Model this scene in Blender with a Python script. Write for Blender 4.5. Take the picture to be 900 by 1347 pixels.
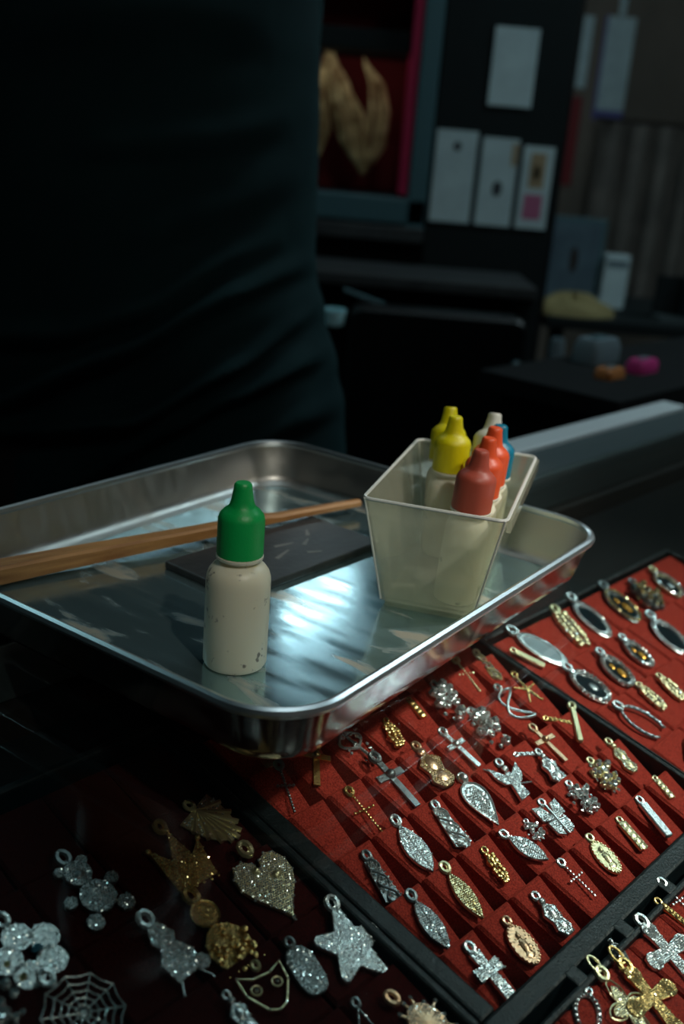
import bpy, bmesh, math, random
from mathutils import Vector, Matrix
random.seed(7)
C = bpy.context.scene.collection
for o in list(bpy.data.objects): bpy.data.objects.remove(o)
PI = math.pi
EYE = 1.2                         # camera height above the shop floor

# ------------------------------------------------------------------ camera
cd = bpy.data.cameras.new('camera'); cam = bpy.data.objects.new('camera', cd); C.objects.link(cam)
cd.sensor_fit = 'VERTICAL'; cd.sensor_height = 36.0; cd.sensor_width = 24.05
cd.lens = 36.0 * 1355 / 1347
cd.clip_start = 0.01
P, RL = math.radians(19.2), math.radians(4.8)
fw = Vector((0, math.cos(P), -math.sin(P))); up0 = Vector((0, math.sin(P), math.cos(P))); rt0 = Vector((1, 0, 0))
rt = rt0 * math.cos(RL) + up0 * math.sin(RL); up = -rt0 * math.sin(RL) + up0 * math.cos(RL)
M = Matrix((rt, up, -fw)).transposed().to_4x4(); M.translation = Vector((0, 0, EYE))
cam.matrix_world = M
cd.dof.use_dof = True; cd.dof.focus_distance = 0.42; cd.dof.aperture_fstop = 7.5; cd.dof.aperture_blades = 7
bpy.context.scene.camera = cam

# ------------------------------------------------------------------ exposure, world, lights
S = bpy.context.scene
S.view_settings.view_transform = 'Standard'; S.view_settings.look = 'None'
S.view_settings.gamma = 1.0; S.view_settings.use_curve_mapping = False
S.view_settings.exposure = 0.0
w = bpy.data.worlds.new('world'); S.world = w; w.use_nodes = True
w.node_tree.nodes['Background'].inputs[0].default_value = (0.35, 0.6, 0.7, 1)
w.node_tree.nodes['Background'].inputs[1].default_value = 0.004

def lamp(name, kind, loc, target, energy, color, **kw):
    l = bpy.data.lights.new(name, kind); l.energy = energy; l.color = color
    for k, v in kw.items(): setattr(l, k, v)
    o = bpy.data.objects.new(name, l); C.objects.link(o)
    o.location = (loc[0], loc[1], loc[2] + EYE)
    d = Vector((target[0], target[1], target[2] + EYE)) - o.location
    o.rotation_euler = d.to_track_quat('-Z', 'Y').to_euler()
    return o
# added warm spot over the customer side, cone edge standing in for a shadow
lamp('added_spot_light', 'SPOT', (1.30, 0.42, 1.30), (0.240, 0.480, -0.24), 185, (1.0, 0.95, 0.86),
     spot_size=math.radians(17), spot_blend=1.0, shadow_soft_size=0.03)
# second added spot, narrow, brightening the bottles and box in the tray
lamp('added_spot_light', 'SPOT', (0.62, -0.66, 1.25), (0.01, 0.45, -0.16), 34, (1.0, 0.95, 0.82),
     spot_size=math.radians(11), spot_blend=0.8, shadow_soft_size=0.03)
# small unseen lamp added to brighten the strands and lining of the wall case
lamp('case_fill_light', 'AREA', (-.06, 2.26, .19), (-.05, 2.42, .02), 0.028, (1, .95, .85), shape='RECTANGLE', size=.22, size_y=.02)

# ------------------------------------------------------------------ materials
def mat(name, col, rough=0.5, metal=0.0, spec=0.5, noise=None, bump=None, sheen=0, emis=None, sss=0, coat=0):
    m = bpy.data.materials.new(name); m.use_nodes = True; nt = m.node_tree; b = nt.nodes['Principled BSDF']
    b.inputs['Base Color'].default_value = (*col, 1); b.inputs['Roughness'].default_value = rough
    b.inputs['Metallic'].default_value = metal; b.inputs['Specular IOR Level'].default_value = spec
    if sheen: b.inputs['Sheen Weight'].default_value = sheen; b.inputs['Sheen Roughness'].default_value = 0.4; b.inputs['Sheen Tint'].default_value = (*[min(1, c * 2.5) for c in col], 1)
    if sss: b.inputs['Subsurface Weight'].default_value = sss; b.inputs['Subsurface Scale'].default_value = 0.006; b.inputs['Subsurface Radius'].default_value = (1, .9, .7)
    if coat: b.inputs['Coat Weight'].default_value = coat; b.inputs['Coat Roughness'].default_value = 0.15
    if emis: b.inputs['Emission Color'].default_value = (*emis[0], 1); b.inputs['Emission Strength'].default_value = emis[1]
    tc = nt.nodes.new('ShaderNodeTexCoord')
    if noise:                                   # (scale, colour2, stretch)
        n = nt.nodes.new('ShaderNodeTexNoise'); n.inputs['Scale'].default_value = noise[0]; n.inputs['Detail'].default_value = 6
        mp = nt.nodes.new('ShaderNodeMapping'); mp.inputs['Scale'].default_value = noise[2] if len(noise) > 2 else (1, 1, 1)
        r = nt.nodes.new('ShaderNodeValToRGB'); r.color_ramp.elements[0].position = .35; r.color_ramp.elements[1].position = .65
        r.color_ramp.elements[0].color = (*col, 1); r.color_ramp.elements[1].color = (*noise[1], 1)
        nt.links.new(tc.outputs['Object'], mp.inputs[0]); nt.links.new(mp.outputs[0], n.inputs['Vector'])
        nt.links.new(n.outputs['Fac'], r.inputs[0]); nt.links.new(r.outputs[0], b.inputs['Base Color'])
    if bump:                                    # (scale, distance)
        n2 = nt.nodes.new('ShaderNodeTexNoise'); n2.inputs['Scale'].default_value = bump[0]; n2.inputs['Detail'].default_value = 3
        bp = nt.nodes.new('ShaderNodeBump'); bp.inputs['Distance'].default_value = bump[1]; bp.inputs['Strength'].default_value = 1
        nt.links.new(tc.outputs['Object'], n2.inputs['Vector']); nt.links.new(n2.outputs['Fac'], bp.inputs['Height']); nt.links.new(bp.outputs[0], b.inputs['Normal'])
    return m

def glassy(name, tint, haze, haze_col, rough=0.02, ior0=0.04):
    """Thin clear sheet: transparent body, view-angle (Schlick) reflection, optional milky scatter."""
    m = bpy.data.materials.new(name); m.use_nodes = True; nt = m.node_tree; nt.nodes.clear(); N = nt.nodes.new; Lk = nt.links.new
    out = N('ShaderNodeOutputMaterial'); tr = N('ShaderNodeBsdfTransparent'); tr.inputs[0].default_value = (*tint, 1)
    gl = N('ShaderNodeBsdfGlossy'); gl.inputs['Roughness'].default_value = rough; gl.inputs[0].default_value = (1, 1, 1, 1)
    g = N('ShaderNodeNewGeometry'); dt = N('ShaderNodeVectorMath'); dt.operation = 'DOT_PRODUCT'
    Lk(g.outputs['Incoming'], dt.inputs[0]); Lk(g.outputs['Normal'], dt.inputs[1])
    def mth(op, a, b=None):
        n = N('ShaderNodeMath'); n.operation = op
        for i, x in enumerate((a, b)):
            if x is None: continue
            if isinstance(x, (int, float)): n.inputs[i].default_value = x
            else: Lk(x, n.inputs[i])
        return n.outputs[0]
    c = mth('ABSOLUTE', dt.outputs['Value']); f = mth('ADD', mth('MULTIPLY', mth('POWER', mth('SUBTRACT', 1.0, c), 5.0), 1 - ior0), ior0)
    base = tr.outputs[0]
    if haze:
        df = N('ShaderNodeBsdfDiffuse'); df.inputs[0].default_value = (*haze_col, 1); tl = N('ShaderNodeBsdfTranslucent'); tl.inputs[0].default_value = (*haze_col, 1)
        h = N('ShaderNodeMixShader'); h.inputs[0].default_value = .45; Lk(df.outputs[0], h.inputs[1]); Lk(tl.outputs[0], h.inputs[2])
        mx = N('ShaderNodeMixShader'); mx.inputs[0].default_value = haze; Lk(base, mx.inputs[1]); Lk(h.outputs[0], mx.inputs[2]); base = mx.outputs[0]
    mx2 = N('ShaderNodeMixShader'); Lk(f, mx2.inputs[0]); Lk(base, mx2.inputs[1]); Lk(gl.outputs[0], mx2.inputs[2]); Lk(mx2.outputs[0], out.inputs[0])
    return m

def tray_metal(name, rlo, rhi, stain, base=(.50, .53, .54), met=1.0):
    m = mat(name, base, .2, 1.0); nt = m.node_tree; b = nt.nodes['Principled BSDF']; N = nt.nodes.new; Lk = nt.links.new
    tc = N('ShaderNodeTexCoord'); mp = N('ShaderNodeMapping'); mp.inputs['Scale'].default_value = (12, 70, 30); Lk(tc.outputs['Object'], mp.inputs[0])
    n = N('ShaderNodeTexNoise'); n.inputs['Scale'].default_value = 1.6; n.inputs['Detail'].default_value = 7; Lk(mp.outputs[0], n.inputs['Vector'])
    mr = N('ShaderNodeMapRange'); mr.inputs[1].default_value = .3; mr.inputs[2].default_value = .7; mr.inputs[3].default_value = rlo; mr.inputs[4].default_value = rhi
    Lk(n.outputs['Fac'], mr.inputs[0]); Lk(mr.outputs[0], b.inputs['Roughness'])
    n2 = N('ShaderNodeTexNoise'); n2.inputs['Scale'].default_value = 26; n2.inputs['Detail'].default_value = 5; n2.inputs['Distortion'].default_value = .6
    mp2 = N('ShaderNodeMapping'); mp2.inputs['Scale'].default_value = (.7, 2.2, 1); Lk(tc.outputs['Object'], mp2.inputs[0]); Lk(mp2.outputs[0], n2.inputs['Vector'])
    rp = N('ShaderNodeValToRGB'); rp.color_ramp.elements[0].position = .56; rp.color_ramp.elements[0].color = (0, 0, 0, 1); rp.color_ramp.elements[1].position = .66; rp.color_ramp.elements[1].color = (stain, stain, stain, 1)
    Lk(n2.outputs['Fac'], rp.inputs[0])
    mc = N('ShaderNodeMix'); mc.data_type = 'RGBA'; mc.inputs[6].default_value = (*base, 1); mc.inputs[7].default_value = (.35, .27, .17, 1); Lk(rp.outputs[0], mc.inputs[0]); Lk(mc.outputs[2], b.inputs['Base Color'])
    sb = N('ShaderNodeMath'); sb.operation = 'SUBTRACT'; sb.inputs[0].default_value = met; sb.use_clamp = True; Lk(rp.outputs[0], sb.inputs[1]); Lk(sb.outputs[0], b.inputs['Metallic'])
    bp = N('ShaderNodeBump'); bp.inputs['Distance'].default_value = .00003; bp.inputs['Strength'].default_value = .6; Lk(n.outputs['Fac'], bp.inputs['Height']); Lk(bp.outputs[0], b.inputs['Normal'])
    return m

def smudged(name, col, z0, z1):
    """milky plastic with faint worn ink smudges on its front"""
    m = mat(name, col, .38, 0, .5, sss=.5); nt = m.node_tree; b = nt.nodes['Principled BSDF']; N = nt.nodes.new; Lk = nt.links.new
    b.inputs['Transmission Weight'].default_value = .12
    tc = N('ShaderNodeTexCoord'); n = N('ShaderNodeTexNoise'); n.inputs['Scale'].default_value = 330; n.inputs['Detail'].default_value = 4; Lk(tc.outputs['Object'], n.inputs['Vector'])
    n3 = N('ShaderNodeTexNoise'); n3.inputs['Scale'].default_value = 75; Lk(tc.outputs['Object'], n3.inputs['Vector'])
    mu = N('ShaderNodeMath'); mu.operation = 'MULTIPLY'; Lk(n.outputs['Fac'], mu.inputs[0]); Lk(n3.outputs['Fac'], mu.inputs[1])
    rp = N('ShaderNodeValToRGB'); rp.color_ramp.elements[0].position = .362; rp.color_ramp.elements[0].color = (*col, 1); rp.color_ramp.elements[1].position = .42; rp.color_ramp.elements[1].color = (.2, .19, .15, 1)
    Lk(mu.outputs[0], rp.inputs[0]); Lk(rp.outputs[0], b.inputs['Base Color'])
    return m

MT = dict(
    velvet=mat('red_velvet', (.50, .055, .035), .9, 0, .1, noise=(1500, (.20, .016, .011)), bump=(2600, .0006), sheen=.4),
    velvet_shaded=mat('shaded_red_velvet', (.060, .006, .005), .9, 0, .1, noise=(1500, (.020, .002, .002)), bump=(2200, .0004), sheen=.3),  # red velvet with the shadow on the left tray put into its colour
    blackfelt=mat('black_felt', (.012, .014, .015), .9, 0, .15),
    frame=mat('black_moulded_frame', (.007, .013, .015), .42, 0, .4, noise=(300, (.004, .008, .009)), bump=(900, .0003)),
    tray_floor=tray_metal('worn_tray_floor', .06, .26, .7, (.34, .51, .55), .88),  # teal in the base stands in for the room's teal reflection
    tray_out=tray_metal('dull_tray_outside', .09, .20, .25, (.36, .33, .32)),
    tray_wall=tray_metal('worn_tray_wall', .30, .48, .15, (.44, .44, .42)),
    rim=mat('polished_tray_rim', (.72, .77, .79), .3, 1),
    glass=glassy('showcase_glass', (.93, .97, .96), 0, (1, 1, 1), .012),
    acrylic=glassy('hazy_acrylic', (.94, .95, .90), .27, (.86, .86, .70), .08, .06),
    alu=mat('lit_white_aluminium', (.86, .95, .98), .4, .1, bump=(500, .0001)),  # near-white diffuse base stands in for lamp light mirrored in the rail
    aludark=mat('dull_aluminium', (.16, .21, .22), .4, .7),
    milky=smudged('milky_plastic', (.80, .78, .62), 0, 1),
    cgreen=mat('green_cap', (.0, .36, .075), .42, 0, .5, bump=(1500, .0001)),
    cyellow=mat('yellow_cap', (.62, .56, .0), .42, 0, .5, bump=(1500, .0001)),
    cwhite=mat('white_cap', (.55, .56, .50), .42, 0, .5),
    cblue=mat('blue_cap', (.0, .16, .26), .42, 0, .5),
    corange=mat('orange_cap', (.72, .085, .02), .42, 0, .5),
    cred=mat('brick_red_cap', (.42, .075, .045), .45, 0, .5),
    wood=mat('worn_wood', (.46, .23, .075), .5, 0, .5, noise=(60, (.26, .11, .03), (.4, 5, 5)), bump=(300, .0003)),
    slate=mat('black_touchstone', (.022, .025, .027), .38, 0, .5, noise=(45, (.035, .04, .042), (.5, 3, 1)), bump=(300, .0002)),
    scratch=mat('metal_streak', (.25, .25, .23), .5, .6),
    silver=mat('silver', (.78, .82, .82), .26, .88, bump=(900, .00024)), gold=mat('gold', (.74, .50, .19), .26, .88, bump=(900, .00024)),
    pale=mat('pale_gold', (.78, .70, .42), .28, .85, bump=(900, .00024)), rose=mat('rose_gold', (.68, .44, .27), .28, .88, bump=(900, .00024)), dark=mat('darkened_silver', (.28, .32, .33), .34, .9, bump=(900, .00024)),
    gem=mat('cut_white_stone', (.95, .99, .99), .10, .85), gemg=mat('cut_yellow_stone', (.94, .76, .38), .10, .85), gemb=mat('pale_blue_stone', (.15, .50, .70), .08, .6), gemr=mat('red_stone', (.5, .05, .02), .1, .5),
    onyx=mat('black_onyx', (.006, .014, .018), .12, 0, .5), amber=mat('amber_enamel', (.42, .20, .02), .25, .6),
    shirt=mat('dark_teal_shirt', (.008, .032, .036), .85, 0, .2, noise=(14, (.005, .023, .027)), bump=(900, .0004), sheen=.35),
    skin=mat('skin', (.35, .19, .12), .55, 0, .4, sss=.1), hair=mat('dark_hair', (.012, .009, .008), .5), trouser=mat('black_trousers', (.01, .011, .013), .8),
    shoe=mat('black_shoes', (.01, .01, .01), .4),
    tealframe=mat('grey_teal_frame', (.05, .12, .14), .45, 0, .5), crimson=mat('crimson_lining', (.60, .02, .10), .6), darkred=mat('dark_red_lining', (.22, .012, .014), .8),
    goldcloth=mat('gold_chain_strands', (.95, .80, .42), .45, .2, noise=(30, (.32, .2, .08)), bump=(160, .002)),
    black=mat('black_panel', (.004, .009, .010), .75, 0, .25), paper=mat('white_paper', (.52, .66, .68), .7, noise=(18, (.43, .55, .58))), ink=mat('dark_ink', (.04, .05, .06), .7), pink=mat('pink_print', (.45, .13, .24), .7), tan=mat('tan_print', (.36, .27, .16), .7),
    greyedge=mat('grey_shelf', (.035, .04, .042), .6, noise=(30, (.02, .023, .025))), glossblack=mat('gloss_black_plastic', (.003, .005, .006), .4, 0, .3),
    cyan=mat('cyan_highlight', (.55, .92, .98), .3), wall=mat('brown_wall', (.20, .165, .135), .85, noise=(2.2, (.10, .085, .07), (1, 1, .5))), wallteal=mat('teal_grey_wall', (.16, .22, .23), .85, noise=(3, (.12, .17, .18))),
    floor=mat('grey_floor', (.10, .10, .10), .5), ceil=mat('ceiling', (.12, .34, .40), .9), blue=mat('slate_blue_print', (.09, .15, .19), .6, noise=(14, (.06, .10, .13))), violet=mat('blue_violet_border', (.10, .10, .30), .6),
    mustard=mat('mustard_cloth', (.30, .25, .11), .85, bump=(120, .002)), red=mat('red_strip', (.20, .01, .015), .6), magenta=mat('magenta_plastic', (.62, .04, .24), .5), orangep=mat('orange_plastic', (.50, .18, .05), .5), greyp=mat('blue_grey_plastic', (.16, .22, .25), .5),
    lampbody=mat('lamp_housing', (.5, .5, .5), .5), caseside=mat('dark_case_wood', (.03, .02, .015), .5, noise=(6, (.02, .013, .01), (1, 1, 8))), curtain=mat('taupe_curtain', (.24, .215, .19), .9, noise=(7, (.15, .135, .12))),
)

# ------------------------------------------------------------------ mesh helper
class B:
    def __init__(s): s.v = []; s.f = []
    def add(s, vs, fs):
        k = len(s.v); s.v += [tuple(x) for x in vs]; s.f += [tuple(i + k for i in f) for f in fs]; return s
    def box(s, a, b):
        (x0, y0, z0), (x1, y1, z1) = a, b
        return s.add([(x0, y0, z0), (x1, y0, z0), (x1, y1, z0), (x0, y1, z0), (x0, y0, z1), (x1, y0, z1), (x1, y1, z1), (x0, y1, z1)],
                     [(3, 2, 1, 0), (4, 5, 6, 7), (0, 1, 5, 4), (1, 2, 6, 5), (2, 3, 7, 6), (3, 0, 4, 7)])
    def loft(s, rings, closed=True, caps=True):
        n = len(rings[0]); vs = [p for r in rings for p in r]; fs = []
        for i in range(len(rings) - 1):
            for j in range(n if closed else n - 1):
                a = i * n + j; b = i * n + (j + 1) % n; fs.append((a, b, b + n, a + n))
        if caps: fs.append(tuple(reversed(range(n)))); fs.append(tuple(range((len(rings) - 1) * n, len(rings) * n)))
        return s.add(vs, fs)
    def prism(s, poly, z0, z1, bev=0.0):
        ar = sum(poly[i][0] * poly[(i + 1) % len(poly)][1] - poly[(i + 1) % len(poly)][0] * poly[i][1] for i in range(len(poly)))
        if ar < 0: poly = poly[::-1]
        r = [[(x, y, z0) for x, y in poly], [(x, y, z1 - bev) for x, y in poly]]
        if bev:
            n = len(poly); q = []
            for i in range(n):
                ax, ay = poly[i - 1]; bx, by = poly[i]; cx, cy = poly[(i + 1) % n]
                t = Vector((cx - ax, cy - ay)); t = t.normalized() if t.length > 1e-9 else Vector((1, 0))
                q.append((bx - t.y * bev, by + t.x * bev, z1))
            r.append(q)
        return s.loft(r)
    def ball(s, c, r, n=8, m=5):
        if not isinstance(r, (tuple, list)): r = (r, r, r)
        rings = []
        for i in range(1, m):
            a = PI * i / m
            rings.append([(c[0] + r[0] * math.sin(a) * math.cos(2 * PI * j / n), c[1] + r[1] * math.sin(a) * math.sin(2 * PI * j / n), c[2] - r[2] * math.cos(a)) for j in range(n)])
        k = len(s.v); s.loft(rings, caps=False); t = len(s.v)
        s.v += [(c[0], c[1], c[2] - r[2]), (c[0], c[1], c[2] + r[2])]; L = k + (m - 2) * n
        for j in range(n):
            s.f.append((t, k + (j + 1) % n, k + j)); s.f.append((t + 1, L + j, L + (j + 1) % n))
        return s
    def tube(s, pts, r, n=6, closed=False):
        pts = [Vector(p) for p in pts]; rings = []; N = len(pts); last = None
        for i, p in enumerate(pts):
            a = pts[(i - 1) % N] if (closed or i > 0) else p; b = pts[(i + 1) % N] if (closed or i < N - 1) else p
            d = (b - a).normalized(); x = (d.cross(Vector((0, 0, 1))) if abs(d.z) < .95 else d.cross(Vector((1, 0, 0)))).normalized()
            y = d.cross(x); rr = r[i] if isinstance(r, (list, tuple)) else r
            rings.append([tuple(p + x * rr * math.cos(2 * PI * j / n) + y * rr * math.sin(2 * PI * j / n)) for j in range(n)])
        if closed: rings.append(rings[0]); return s.loft(rings, caps=False)
        return s.loft(rings)
    def lathe(s, prof, n=32, c=(0, 0)):
        return s.loft([[(c[0] + r * math.cos(2 * PI * j / n), c[1] + r * math.sin(2 * PI * j / n), z) for j in range(n)] for r, z in prof])
    def gem(s, c, r):
        u = Vector((random.gauss(0, .45), random.gauss(0, .45), 1)).normalized(); x = u.cross(Vector((0, 1, .1))).normalized(); y = u.cross(x); c = Vector(c); a0 = random.random() * 6
        top = [c + x * r * .55 * math.cos(a0 + k * PI / 3) + y * r * .55 * math.sin(a0 + k * PI / 3) + u * r * .55 for k in range(6)]
        mid = [c + x * r * math.cos(a0 + k * PI / 3) + y * r * math.sin(a0 + k * PI / 3) for k in range(6)]
        return s.loft([mid, top])
    def build(s, name, m, parent=None, smooth=False, mats=None):
        me = bpy.data.meshes.new(name); me.from_pydata(s.v, [], s.f); me.update()
        bm = bmesh.new(); bm.from_mesh(me); bmesh.ops.recalc_face_normals(bm, faces=bm.faces); bm.to_mesh(me); bm.free()
        o = bpy.data.objects.new(name, me); C.objects.link(o)
        me.materials.append(m)
        if smooth:
            me.polygons.foreach_set('use_smooth', [True] * len(me.polygons)); me.set_sharp_from_angle(angle=math.radians(40))
        if parent: o.parent = parent
        return o

def tag(o, label, cat, group=None, kind=None):
    if label: o['label'] = label
    if cat: o['category'] = cat
    if group: o['group'] = group
    if kind: o['kind'] = kind
    return o
def empty(name, loc, rz=0.0):
    o = bpy.data.objects.new(name, None); C.objects.link(o); o.location = (loc[0], loc[1], loc[2] + EYE); o.rotation_euler = (0, 0, rz); o.empty_display_size = .02; return o
def at(o, x, y, z, rz=0): o.location = (x, y, z + EYE); o.rotation_euler = (0, 0, rz); return o
def bev(o, w, seg=2):
    md = o.modifiers.new('bevel', 'BEVEL'); md.width = w; md.segments = seg; md.limit_method = 'ANGLE'; return o

# ------------------------------------------------------------------ room shell
GL = -0.2002                       # top face of the counter glass, relative to the eye
def struct(name, a, b, m):
    o = B().box(a, b).build(name, m); o.location = (0, 0, EYE); o['kind'] = 'structure'; return o
X0, X1, Y0, Y1, ZF, ZC = -2.6, 2.8, -2.2, 4.6, -1.2, 1.45
struct('floor', (X0, Y0, ZF - .05), (X1, Y1, ZF), MT['floor'])
struct('ceiling', (X0, Y0, ZC), (X1, Y1, ZC + .05), MT['ceil'])
struct('wall_back', (X0, Y1, ZF), (X1, Y1 + .05, ZC), MT['wall'])
struct('wall_front', (X0, Y0 - .05, ZF), (X1, Y0, ZC), MT['wallteal'])
struct('wall_left', (X0 - .05, Y0, ZF), (X0, Y1, ZC), MT['wallteal'])
struct('wall_right', (X1, Y0, ZF), (X1 + .05, Y1, ZC), MT['wall'])
o = struct('baseboard_back', (X0, Y1 - .015, ZF), (X1, Y1, ZF + .1), MT['black'])

def tube_lamp(x, y, rz, L, W, strength, col, label, drop=.03):
    t = empty('ceiling_light', (x, y, ZC - drop), rz); tag(t, label, 'light', 'fluorescent ceiling lights')
    B().box((-L / 2 - .02, -W / 2 - .02, .0), (L / 2 + .02, W / 2 + .02, drop)).build('housing', MT['lampbody'], t)
    m = mat('lit_tube', (1, 1, 1), .5, emis=(col, strength))
    B().box((-L / 2, -W / 2, -.02), (L / 2, W / 2, 0)).build('diffuser', m, t)
TUBES = [(.20, 1.02, math.radians(49), .6, .12, 9, (.75, .95, 1.0), 'small added ceiling fill light straight above the merchant side of the counter, out of frame'),  # added to bring out the shirt folds and lift the rail
         (-.12, 3.95, math.radians(57), .62, .08, 19, (.72, .93, 1.0), 'bright ceiling tube light high above the red lined display case, out of frame'),
         (1.35, 1.7, 0, .9, .2, 16, (.7, .93, 1.0), 'added ceiling fill light over the right side of the shop, out of frame'),  # added to light the wall case and background
         (-1.4, 1.9, PI / 2, .9, .2, 4, (.5, .92, 1.0), 'added ceiling fill light over the left side of the shop, out of frame'),  # added as weak teal fill
         (1.1, -.7, PI / 2, .9, .25, 4.5, (1, .95, .85), 'warm added ceiling fill light behind the customer side of the counter, out of frame')]  # added to light bottle fronts and give the stones sparkle
for a in TUBES: tube_lamp(*a)

# ------------------------------------------------------------------ showcase frame: U along the counter, V up towards the merchant
AZ = math.radians(49); EL = math.radians(11)
OR = Vector((0.07172, 0.27974, -0.27))
U = Vector((math.cos(AZ), math.sin(AZ), 0)); H = Vector((-math.sin(AZ), math.cos(AZ), 0)); V = H * math.cos(EL) + Vector((0, 0, math.sin(EL))); NN = U.cross(V)
CASE = Matrix((U, V, NN)).transposed().to_4x4(); CASE.translation = OR + Vector((0, 0, EYE))      # metres, u v n
def case_empty(name, u, v, n, ang=0, tilt=0):
    o = bpy.data.objects.new(name, None); C.objects.link(o); o.empty_display_size = .01
    o.matrix_world = CASE @ Matrix.Translation((u, v, n)) @ Matrix.Rotation(tilt, 4, 'X') @ Matrix.Rotation(ang, 4, 'Z')
    return o

sc = empty('glass_showcase', (0, 0, 0), AZ)                     # local x along the counter, y towards the merchant
tag(sc, 'long glass topped jewellery showcase counter holding the red pendant trays', 'showcase')
ux = lambda u: u
B().box((-.95, -.27, GL - .008), (1.5, .352, GL)).build('glass_top', MT['glass'], sc)
r_ = bev(B().box((-.95, .352, GL - .03), (1.5, .3925, GL - .003)).build('rear_ledge', MT['aludark'], sc), .001)
r_ = bev(B().box((-.95, .393, GL - .03), (.935, .4175, GL)).build('rear_rail', MT['alu'], sc), .002); r_['label'] = 'bright aluminium rail along the rear edge of the glass'
B().box((-.95, .345, -1.16), (1.5, .412, GL - .031)).build('rear_panel', MT['caseside'], sc)
B().box((-.95, -.27, -1.16), (1.5, .345, -.52)).build('base_cabinet', MT['caseside'], sc)
B().box((-.95, -.27, ZF), (1.5, .40, -1.16)).build('plinth', MT['black'], sc)
B().box((-.95, -.27, -.52), (1.5, -.264, GL - .008)).build('front_glass', MT['glass'], sc)
B().box((-.96, -.27, -.52), (-.95, .412, GL)).build('side_panel', MT['caseside'], sc)
B().box((1.5, -.27, -.52), (1.51, .412, GL)).build('side_panel', MT['caseside'], sc)
SL = (Matrix.Translation((0, 0, EYE)) @ Matrix.Rotation(AZ, 4, 'Z')).inverted() @ CASE      # sloping board fixed inside the case
B().box((-.9, -.16, -.028), (1.1, .268, -.0165)).build('sloping_felt_board', MT['blackfelt'], sc).matrix_local = SL
B().box((-.9, -.158, -.10), (1.1, -.14, -.028)).build('board_support', MT['blackfelt'], sc).matrix_local = SL

# ------------------------------------------------------------------ display trays and pads
def pad_mesh(name, w0, w1, L, dz0, dz1, dep, bv=.0011):
    """wedge pad: w0 wide at its low end, w1 at its high end, top surface rising dz0 -> dz1"""
    b = B(); rings = []
    def ring(ins, top):
        return [(-w0 / 2 + ins, -L / 2 + ins, dz0 if top else -dep), (w0 / 2 - ins, -L / 2 + ins, dz0 if top else -dep),
                (w1 / 2 - ins, L / 2 - ins, dz1 if top else -dep), (-w1 / 2 + ins, L / 2 - ins, dz1 if top else -dep)]
    r1 = ring(0, False); r2 = [(x, y, z - bv) for x, y, z in ring(0, True)]; r3 = ring(bv, True)
    b.loft([r1, r2, r3]); me = bpy.data.meshes.new(name); me.from_pydata(b.v, [], b.f); me.update(); return me
def display_tray(label, u0, u1, v0, v1, us, vs, pitchu, pitchv, w0, w1, L, dz0, dz1, velvet, rail=.009, railh=.003, rr=None, rl=None, skip=lambda u, v: False):
    t = case_empty('display_tray', (u0 + u1) / 2, v0, -.016); tag(t, label, 'display tray')
    o0 = (u0 + u1) / 2; rr = rail if rr is None else rr; rl = rail if rl is None else rl
    B().box((u0 - o0, 0, 0), (u1 - o0, v1 - v0, .004)).build('tray_floor', MT['blackfelt'], t)  # black floor paints in the shade of the slots between pads
    hh = .016 + railh
    for a, b in (((u0 - o0 - rl, -rail, 0), (u1 - o0 + rr, 0, hh)), ((u0 - o0 - rl, v1 - v0, 0), (u1 - o0 + rr, v1 - v0 + rail, hh)),
                 ((u0 - o0 - rl, 0, 0), (u0 - o0, v1 - v0, hh)), ((u1 - o0, 0, 0), (u1 - o0 + rr, v1 - v0, hh))):
        r = bev(B().box(a, b).build('border', MT['frame'], t), .0012)
    me = pad_mesh('velvet_pad', w0, w1, L, dz0, dz1, .012); me.materials.append(velvet)
    for v in vs:
        for u in us:
            if skip(u, v): continue
            p = bpy.data.objects.new('velvet_pad', me); C.objects.link(p); p.parent = t; p.location = (u - o0 + random.uniform(-.0002, .0002), v - v0, .016); p.rotation_euler = (0, 0, random.uniform(-.01, .01))
    return t
us_m = [.0028 + .0223 * k for k in range(8)]; vs_m = [.0145 + .0262 * k for k in range(6)]
t1 = display_tray('main red velvet display tray of small pendants, in front of the metal tray', -.0085, .1700, .0012, .1585, us_m, vs_m, .0223, .0262, .0132, .0198, .0254, -.0028, .0024, MT['velvet'], rail=.0085, railh=.0032, rr=.0032)
us_r = [.194 + .0305 * k for k in range(7)]; vs_r = [-.008 + .0325 * k for k in range(5)]
t2 = display_tray('red velvet display tray of oval framed pendants at the upper right', .1744, .3925, -.0255, .1400, us_r, vs_r, .03, .032, .0292, .0300, .0318, -.0016, .0010, MT['velvet'], rail=.003, railh=.0032, rl=.0010)
us_l = [-.004 + .0250 * k for k in range(7)]; vs_l = [-.0308, -.0640, -.0972]
t3 = display_tray('red velvet display tray with large crosses at the lower right corner', -.018, .1595, -.1140, -.0145, us_l, vs_l, .025, .033, .0222, .0244, .0325, -.0016, .0012, MT['velvet'], rail=.003, railh=.0032)
us_w = [-.0355 - .0285 * k for k in range(5)]; vs_w = [.020 + .0330 * k for k in range(5)]
t4 = display_tray('shade-darkened red velvet display tray of large pave pendants at the lower left', -.167, -.0215, .001, .174, us_w, vs_w, .0285, .033, .0272, .0280, .0322, -.0014, .0006, MT['velvet_shaded'], rail=.004, railh=.0035)
# small moulded clips on the border facing the lower right tray
for u, v in ((.0272, -.0098), (.0624, -.0098), (.0985, -.0098)):
    k = bev(B().box((-.0035, -.0045, 0), (.0035, .003, .0185)).build('border_clip', MT['frame'], t1), .0008); k.location = (u - (.1700 - .0085) / 2, v - .0012 + .0015, 0.0008)

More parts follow.
